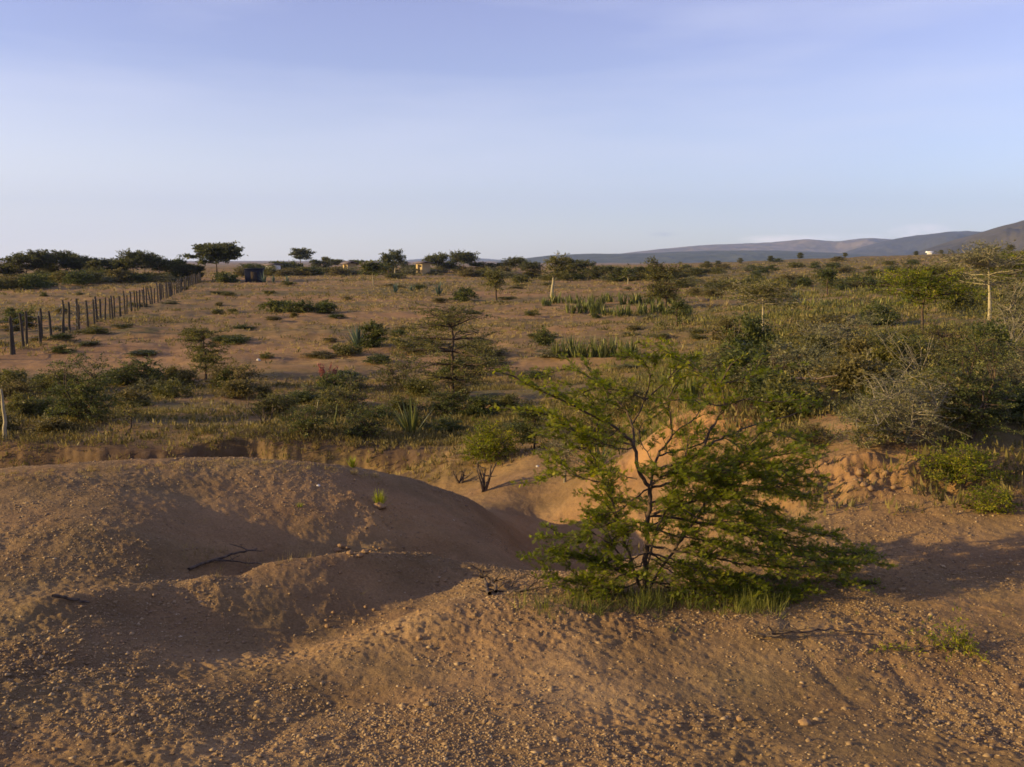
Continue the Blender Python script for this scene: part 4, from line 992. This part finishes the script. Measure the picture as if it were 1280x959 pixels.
plant('acacia_tree', 'largest flat-topped acacia on the skyline at the far end of the fence', 'tree', (X, Y, Z), None, 17, h=42 * Y / FPX, w=60 * Y / FPX, clumps=80, per=80, leaf=(.42, .2), flat=.28, style='umbrella', tf=.22, leafm='far', twig_r=.03, stems=3)
px_plant(282, 353, 30, 12, 'round_bush', 'dark rounded bush at the foot of the largest skyline acacia', clumps=20, per=70, leafm='dark', **S)
px_plant(376, 336, 24, 23, 'acacia_tree', 'lone small flat-topped acacia on the skyline right of the white hut', 'tree', style='umbrella', tf=.4, clumps=24, per=60, flat=.3, leafm='far', **A)
px_plant(346, 337, 30, 12, 'acacia_tree', 'low dark umbrella tree behind the white hut', 'tree', style='umbrella', tf=.3, clumps=22, per=60, flat=.3, leafm='far', Y=215, **A)
px_plant(362, 337, 26, 9, 'dark_bush', 'dark mound-shaped bush between the white hut and the lone skyline acacia', clumps=18, per=60, leafm='far', **S)
px_plant(467, 357, 30, 28, 'pale_trunk_tree', 'dark-crowned tree on a short white trunk in front of the ochre huts', 'tree', style='umbrella', tf=.5, clumps=20, per=60, leafm='dark', barkm='palebark', **A)
px_plant(485, 346, 16, 26, 'small_tree', 'left of two dark trees with knobbly round heads on the skyline', 'tree', style='column', tf=.5, clumps=12, per=70, leafm='far', **A)
px_plant(494, 345, 16, 29, 'small_tree', 'right of two dark trees with knobbly round heads on the skyline', 'tree', style='column', tf=.55, clumps=12, per=70, leafm='far', barkm='palebark', **A)
px_plant(546, 342, 26, 21, 'acacia_tree', 'rounded dark acacia just right of the yellow hut', 'tree', style='umbrella', tf=.2, clumps=30, per=60, leafm='far', **A)
px_plant(579, 342, 34, 23, 'acacia_tree', 'flat-topped dark acacia second to the right of the yellow hut', 'tree', style='umbrella', tf=.2, clumps=34, per=60, leafm='far', **A)
def arched():
    X, Y, Z = hit(216, 350); s = Y / FPX; mb = MB(); t = thing('arched_tree', 'dark tree bent over in an arch beside the fence end', 'tree', (X, Y, Z))
    an = np.linspace(0, 1, 12); P = np.stack([s * (1 + 14 * an), 0 * an, s * (10 + 11 * np.sin(an * PI * .9 + .1))], -1); P = np.vstack([[0, 0, 0], P]); tube(mb, P, np.linspace(.3, .22, 13), 6); mb.obj('trunk', M['bark'], t)
    f = MB(); rgx = np.random.default_rng(2); n = 1600; j = rgx.integers(2, 12, n); Q = P[j] + rgx.normal(0, .28, (n, 3)); leaves(f, Q, rgx.normal(0, 1, (n, 3)), .4, .2, rgx, rgx.uniform(0, .6, n)); f.obj('crown', M['dark'], t)
arched()
G3 = 'acacias along the middle skyline'
for a, b, w_, h_ in [(312,340,20,10),(394,338,24,13),(408,338,26,16),(420,337,22,12),(446,338,26,12),(458,338,22,11),(506,341,22,14),(518,341,18,9),(562,341,22,12),(598,341,24,12),(612,341,26,12),(628,341,22,11),
                     (645,346,34,22),(662,348,30,19),(710,350,34,26),(728,350,34,22),(745,351,30,18),(762,351,30,17),(775,351,26,15),(800,352,30,17),(815,352,28,16),(870,352,28,16)]:
    put((UMB + LAY)[int(rg.integers(9))], a, b, w_, h_, 'acacia_tree', 'small dark acacia in the line along the middle skyline', 'tree', G3, rg, wr=2.0)
G4 = 'low bushes along the middle skyline'
for a in range(300, 880, 11):
    put_single(LEAFY[int(rg.integers(8))], a + rg.normal(0, 3), 343 + rg.normal(0, 2) + (6 if a > 640 else 0), 28, rg.uniform(7, 13), 'low_bush', 'low bush along the middle skyline', 'shrub', G4, rg)
G5 = 'tiny trees on the crest of the right rise'
for a, b, h_ in [(813,339,8),(856,341,8),(883,336,9),(897,334,8),(925,330,7),(963,328,8),(1000,324,8),(1056,322,6),(1222,320,10),(1235,318,10),(1262,316,10),(1145,320,6),(1176,319,6)]:
    put(LAY[int(rg.integers(4))], a, b, h_ * 1.1, h_, 'skyline_tree', 'tiny dark tree on the crest of the right rise', 'tree', G5, rg, wr=1.3)
G6 = 'shrubs dotted over the right rise'
for k in range(105):
    a = rg.uniform(850, 1290); b = rg.uniform(323 if a > 960 else 334, 372); s_ = (b - 305) / 40
    put_single(LEAFY[int(rg.integers(8))] if rg.uniform() < .8 else GREY[int(rg.integers(4))], a, b, rg.uniform(14, 30) * s_ ** .5, rg.uniform(5, 10) * s_ ** .6, 'hillside_shrub', 'low olive shrub dotted over the right rise', 'shrub', G6, rg)
G7 = 'small shrubs scattered over the open plain'
for k in range(85):
    a = rg.uniform(-10, 880); b = 352 + 110 * rg.uniform(0, 1) ** 1.4; s_ = (b - 322) / 40
    put_single(LEAFY[int(rg.integers(8))], a, b, rg.uniform(8, 26) * s_ ** .6, rg.uniform(2.5, 6) * s_ ** .55, 'plain_shrub', 'small low shrub scattered over the open plain', 'shrub', G7, rg)
G8 = 'scrubby bushes crowding the bank at right'
for k in range(42):
    a = rg.uniform(900, 1290); b = rg.uniform(385, 480) if rg.uniform() < .7 else rg.uniform(480, 560)
    if b > 480 and a < 960: continue
    if 1050 < a < 1190 and 385 < b < 405: continue
    s_ = (b - 322) / 70
    put_single((GREY + LEAFY)[int(rg.integers(12))], a, b, rg.uniform(34, 66) * s_ ** .6, rg.uniform(18, 38) * s_ ** .6, 'bank_bush', 'scrubby bush crowding the bank at right', 'shrub', G8, rg)
G9 = 'low bushes in the brush beyond the trench'
for k in range(44):
    a = rg.uniform(-10, 680); b = rg.uniform(470, 542)
    if 180 < a < 320 and b > 500: continue
    put_single(LEAFY[int(rg.integers(8))], a, b, rg.uniform(28, 60), rg.uniform(10, 26), 'brush_bush', 'low bush in the brush beyond the trench', 'shrub', G9, rg)

# ---------- fence
def fence():
    rgx = np.random.default_rng(8)
    X0, Y0, Z0 = hit(5, 441); X1, Y1, _ = hit(131, 405); X2, Y2, _ = hit(255, 352)
    anchors = [(-25, 452), (5, 441), (22, 433), (47, 426), (59, 423), (80, 420), (100, 416), (117, 411), (131, 405), (145, 402), (165, 395), (185, 381), (205, 370), (225, 362), (240, 357), (255, 353)]
    G = np.array([hit(*a)[:2] for a in anchors])
    # straight-ish line through the anchors, posts every 1.9 m
    d = np.concatenate([[0], np.cumsum(np.linalg.norm(np.diff(G, axis=0), axis=1))])
    cx = np.polyfit(d, G[:, 0], 2); cy = np.polyfit(d, G[:, 1], 2)
    px0 = np.polyval(cx, 0); py0 = np.polyval(cy, 0)
    t = thing('wire_fence', 'long wire fence on rough dark wooden posts running away at left', 'fence', (px0, py0, hz(px0, py0)))
    base = np.array(t.location); n = 94; tops = []
    for k in range(n):
        s = d[-1] * k / (n - 1); x = np.polyval(cx, s) + rgx.normal(0, .06); y = np.polyval(cy, s) + rgx.normal(0, .12); z = hz(x, y); h = 1.25 + rgx.normal(0, .08)
        lx, ly = rgx.normal(0, .045), rgx.normal(0, .06); mb = MB()
        P = np.array([[0, 0, -.1], [lx * .4, ly * .4, h * .4], [lx * .8 + .01, ly * .8, h * .75], [lx, ly, h]]); r = rgx.uniform(.042, .060)
        tube(mb, P, [r * 1.1, r, r * .95, r * .85], 7)
        mb.add([P[3] + [r * .8 * math.cos(a), r * .8 * math.sin(a), .004] for a in np.linspace(0, 2 * PI, 8)[:-1]] + [P[3] + [0, 0, .03]], np.array([[i, (i + 1) % 7, 7] for i in range(7)]))
        o = mb.obj('post', M['post'], t, True); o.location = np.array([x, y, z]) - base; tops.append((x, y, z, h))
    for q, f in enumerate((.25, .5, .72, .92)):
        mb = MB(); P = np.array([[a - base[0], b - base[1] - .06, c - base[2] + h * f] for a, b, c, h in tops]); tube(mb, P, .009, 4); mb.obj('wire', M['wire'], t)
fence()

# ---------- huts
def box(mb, x0, x1, y0, y1, z0, z1):
    V = np.array([[x, y, z] for z in (z0, z1) for y in (y0, y1) for x in (x0, x1)], float)
    mb.add(V, np.array([[0, 2, 3, 1], [4, 5, 7, 6], [0, 1, 5, 4], [2, 6, 7, 3], [0, 4, 6, 2], [1, 3, 7, 5]]))
def bevel(o, w):
    b = o.modifiers.new('bevel', 'BEVEL'); b.width = w; b.segments = 2
def hut(px, py, Y, w, dpt, h, rz, label, wm, rm, pitch=.5, name='mud_hut', cat='hut', door=True):
    p = at(px, py, Y); z = hz(p[0], Y)
    z = max(z, p[2])     # stands on its own low rise
    t = thing(name, label, cat, (p[0], Y, z), rz)
    mb = MB(); box(mb, -w / 2, w / 2, -dpt / 2, dpt / 2, -1.5, h)
    # gable prisms
    for sx in (-w / 2 + .05, w / 2 - .05):
        pass
    o = mb.obj('wall', M[wm], t); bevel(o, .05)
    mb = MB(); ov = .45; yr = dpt / 2 + ov; th = .12
    prof = [(-yr, h - .12), (0, h + pitch), (yr, h - .12), (yr, h - .12 + th), (0, h + pitch + th), (-yr, h - .12 + th)]
    V = [[sx, a, b] for sx in (-w / 2 - ov, w / 2 + ov) for a, b in prof]
    mb.add(V, np.array([[0, 1, 7, 6], [1, 2, 8, 7], [2, 3, 9, 8], [3, 4, 10, 9], [4, 5, 11, 10], [5, 0, 6, 11], [0, 5, 4, 1], [1, 4, 3, 2], [6, 7, 10, 11], [7, 8, 9, 10]]))
    mb.obj('roof', M[rm], t)
    if door:
        mb = MB(); box(mb, -.4, .3, -dpt / 2 - .05, -dpt / 2 + .05, -.1, min(2.0, h * .8)); d = mb.obj('door', M['dooor'], t)
        mb = MB(); box(mb, w / 2 - .7, w / 2 - .25, -dpt / 2 - .05, -dpt / 2 + .05, h * .45, h * .72); mb.obj('window', M['dooor'], t)
    return t
R = math.radians
hut(437, 337.5, 185, 2.1, 2.0, 1.3, R(-52), 'ochre mud hut half hidden by trees, leftmost of the ochre huts', 'mudwall', 'tin', .4)
hut(461, 337, 180, 1.6, 2.1, 1.1, R(-50), 'grey and ochre hut between the leftmost hut and the knobbly trees', 'mudwall', 'tin', .35)
hut(529, 338, 178, 2.2, 2.0, 1.45, R(-50), 'bright yellow hut alone right of the knobbly trees', 'mudwall', 'tin', .2)
hut(341, 336.5, 190, 2.6, 2.2, .9, R(-40), 'small whitewashed hut right behind the black shed', 'white', 'tin', .2, name='white_hut', door=False)
hut(1162, 317.5, 300, 1.5, 1.4, .5, R(-30), 'tiny white house on the crest of the far right rise', 'white', 'white', .3, name='white_house', cat='house', door=False)
def shed():
    Y = 125; p = at(318, 350, Y); z = max(hz(p[0], Y), p[2]); s = Y / FPX
    t = thing('black_shed', 'small blue-black boxy shed beside the largest skyline acacia', 'shed', (p[0], Y, z), R(12))
    mb = MB(); w0, w1, h = 20 * s / 2, 23 * s / 2, 13.5 * s
    V = [[-w0, -.9, -.6], [w0, -.9, -.6], [w0, .9, -.6], [-w0, .9, -.6], [-w1, -1, h], [w1, -1, h], [w1, 1, h], [-w1, 1, h]]
    mb.add(V, np.array([[0, 3, 2, 1], [4, 5, 6, 7], [0, 1, 5, 4], [1, 2, 6, 5], [2, 3, 7, 6], [3, 0, 4, 7]])); o = mb.obj('wall', M['black'], t); bevel(o, .05)
    mb = MB(); box(mb, -w1 - .12, w1 + .12, -1.15, 1.15, h + .003, h + .09); mb.obj('roof', M['black'], t)
    mb = MB(); box(mb, -.4, .4, -1.02, -.9, -.3, h * .75); mb.obj('door', M['dooor'], t)
shed()

# ------------------------------------------------------------------ haze
def haze():
    mb = MB(); box(mb, -9600, 9600, -9600, 9600, -14, 640)
    m, nt, N, Lk = mat('haze_air'); out = N.new('ShaderNodeOutputMaterial'); v = N.new('ShaderNodeVolumePrincipled')
    v.inputs['Color'].default_value = (.42, .58, 1, 1); v.inputs['Density'].default_value = 9.5e-5; v.inputs['Anisotropy'].default_value = 0
    Lk.new(v.outputs[0], out.inputs['Volume'])
    o = mb.obj('haze', m); tag(o, 'thin bluish evening haze in the air', 'haze', None, 'stuff')
haze()

# ------------------------------------------------------------------ sky, sun, camera
sc = bpy.context.scene
w = bpy.data.worlds.new('World'); sc.world = w; w.use_nodes = True; nt = w.node_tree; N = nt.nodes; Lk = nt.links; N.clear()
out = N.new('ShaderNodeOutputWorld'); bg = N.new('ShaderNodeBackground'); bg.inputs['Strength'].default_value = .11
sky = N.new('ShaderNodeTexSky'); sky.sky_type = 'NISHITA'; sky.sun_disc = False; sky.sun_elevation = SUN_EL; sky.sun_rotation = SUN_AZ
sky.air_density = 1.0; sky.dust_density = 1.6; sky.ozone_density = 2.5; sky.altitude = 1500
tc = N.new('ShaderNodeTexCoord')
def wn(scale, stretch, det=5, off=(0, 0, 0)):
    mp = N.new('ShaderNodeMapping'); mp.inputs['Scale'].default_value = stretch; mp.inputs['Location'].default_value = off; n = N.new('ShaderNodeTexNoise'); n.inputs['Scale'].default_value = scale; n.inputs['Detail'].default_value = det
    Lk.new(tc.outputs['Generated'], mp.inputs[0]); Lk.new(mp.outputs[0], n.inputs['Vector']); return n.outputs['Fac']
def wmath(op, a, b, clamp=False):
    x = N.new('ShaderNodeMath'); x.operation = op; x.use_clamp = clamp
    for s, c in ((0, a), (1, b)):
        if isinstance(c, (int, float)): x.inputs[s].default_value = c
        else: Lk.new(c, x.inputs[s])
    return x.outputs[0]
def wmix(f, a, b, mode='MIX'):
    x = N.new('ShaderNodeMix'); x.data_type = 'RGBA'; x.blend_type = mode
    if isinstance(f, (int, float)): x.inputs[0].default_value = f
    else: Lk.new(f, x.inputs[0])
    for s, c in ((6, a), (7, b)):
        if isinstance(c, tuple): x.inputs[s].default_value = (*c, 1)
        else: Lk.new(c, x.inputs[s])
    return x.outputs[2]
hs = N.new('ShaderNodeHueSaturation'); hs.inputs['Saturation'].default_value = .80; Lk.new(sky.outputs[0], hs.inputs['Color'])
sz = N.new('ShaderNodeSeparateXYZ'); Lk.new(tc.outputs['Generated'], sz.inputs[0])
tint = wmix(wmath('DIVIDE', sz.outputs[2], .42, True), (1.08, 1.01, 1.03), (1.24, .95, 1.29))
col = wmix(1.0, hs.outputs[0], tint, 'MULTIPLY')
# pale glow low on the sun side
gl = wmath('MULTIPLY', wmath('SUBTRACT', 1.0, wmath('DIVIDE', sz.outputs[2], .20), True), wmath('ADD', wmath('MULTIPLY', sz.outputs[0], -.8), .28, True), True)
col = wmix(gl, col, (7.8, 7.2, 6.5))
# thin high cirrus streaks
ci = wmath('MULTIPLY', wmath('SUBTRACT', wn(2.2, (1, 1.0, 7), 7), .44, True), 1.3, True)
col = wmix(ci, col, (4.6, 4.7, 5.6))
# little clouds low over the right-hand hills
def puff(px, py, sx, sy, amt, colr):
    global col
    d = np.array(ray(px, py)); d = d / np.linalg.norm(d)
    sp = N.new('ShaderNodeSeparateXYZ'); Lk.new(tc.outputs['Generated'], sp.inputs[0])
    dx = wmath('DIVIDE', wmath('SUBTRACT', sp.outputs[0], float(d[0])), sx); dz = wmath('DIVIDE', wmath('SUBTRACT', sp.outputs[2], float(d[2])), sy)
    fr = wmath('GREATER_THAN', sp.outputs[1], 0.0)
    e = wmath('SUBTRACT', 1.0, wmath('ADD', wmath('MULTIPLY', dx, dx), wmath('MULTIPLY', dz, dz)), True)
    f = wmath('MULTIPLY', wmath('MULTIPLY', wmath('MULTIPLY', e, wmath('MULTIPLY', wmath('SUBTRACT', wn(45, (1, 1, 2.5), 5), .3, True), 3.0)), fr), amt, True)
    col = wmix(f, col, colr)
puff(1150, 289, .030, .0085, .9, (7.0, 6.4, 6.4)); puff(975, 299, .045, .0055, .9, (7.5, 6.6, 6.2)); puff(830, 293, .022, .003, .35, (2.4, 2.6, 3.2)); puff(1050, 296, .05, .004, .6, (6.5, 6.2, 6.4))
Lk.new(col, bg.inputs[0]); Lk.new(bg.outputs[0], out.inputs[0])

sd = bpy.data.lights.new('sun', 'SUN'); sd.energy = 5.0; sd.angle = R(.5); sd.color = (1, .73, .30)
so = bpy.data.objects.new('sun', sd); C.objects.link(so)
from mathutils import Vector
dirv = Vector((math.sin(SUN_AZ) * math.cos(SUN_EL), math.cos(SUN_AZ) * math.cos(SUN_EL), math.sin(SUN_EL)))
so.rotation_euler = dirv.to_track_quat('Z', 'Y').to_euler()

cd = bpy.data.cameras.new('camera'); co = bpy.data.objects.new('camera', cd); C.objects.link(co); sc.camera = co
cd.sensor_width = 36; cd.sensor_fit = 'HORIZONTAL'; cd.lens = 36 * FPX / 1280; cd.clip_start = .05; cd.clip_end = 40000
co.location = (0, 0, HC); co.rotation_euler = (PI / 2 - PITCH, 0, 0)
sc.view_settings.view_transform = 'Standard'; sc.view_settings.look = 'None'; sc.view_settings.exposure = 0.82; sc.view_settings.gamma = 1
sc.render.engine = 'CYCLES'; sc.cycles.use_denoising = True; sc.cycles.max_bounces = 6; sc.cycles.diffuse_bounces = 3; sc.cycles.transmission_bounces = 4; sc.cycles.volume_bounces = 1
try: sc.cycles.denoiser = 'OPENIMAGEDENOISE'
except Exception: pass
sc.cycles.pixel_filter_type = 'BLACKMAN_HARRIS'; sc.cycles.filter_width = 1.6
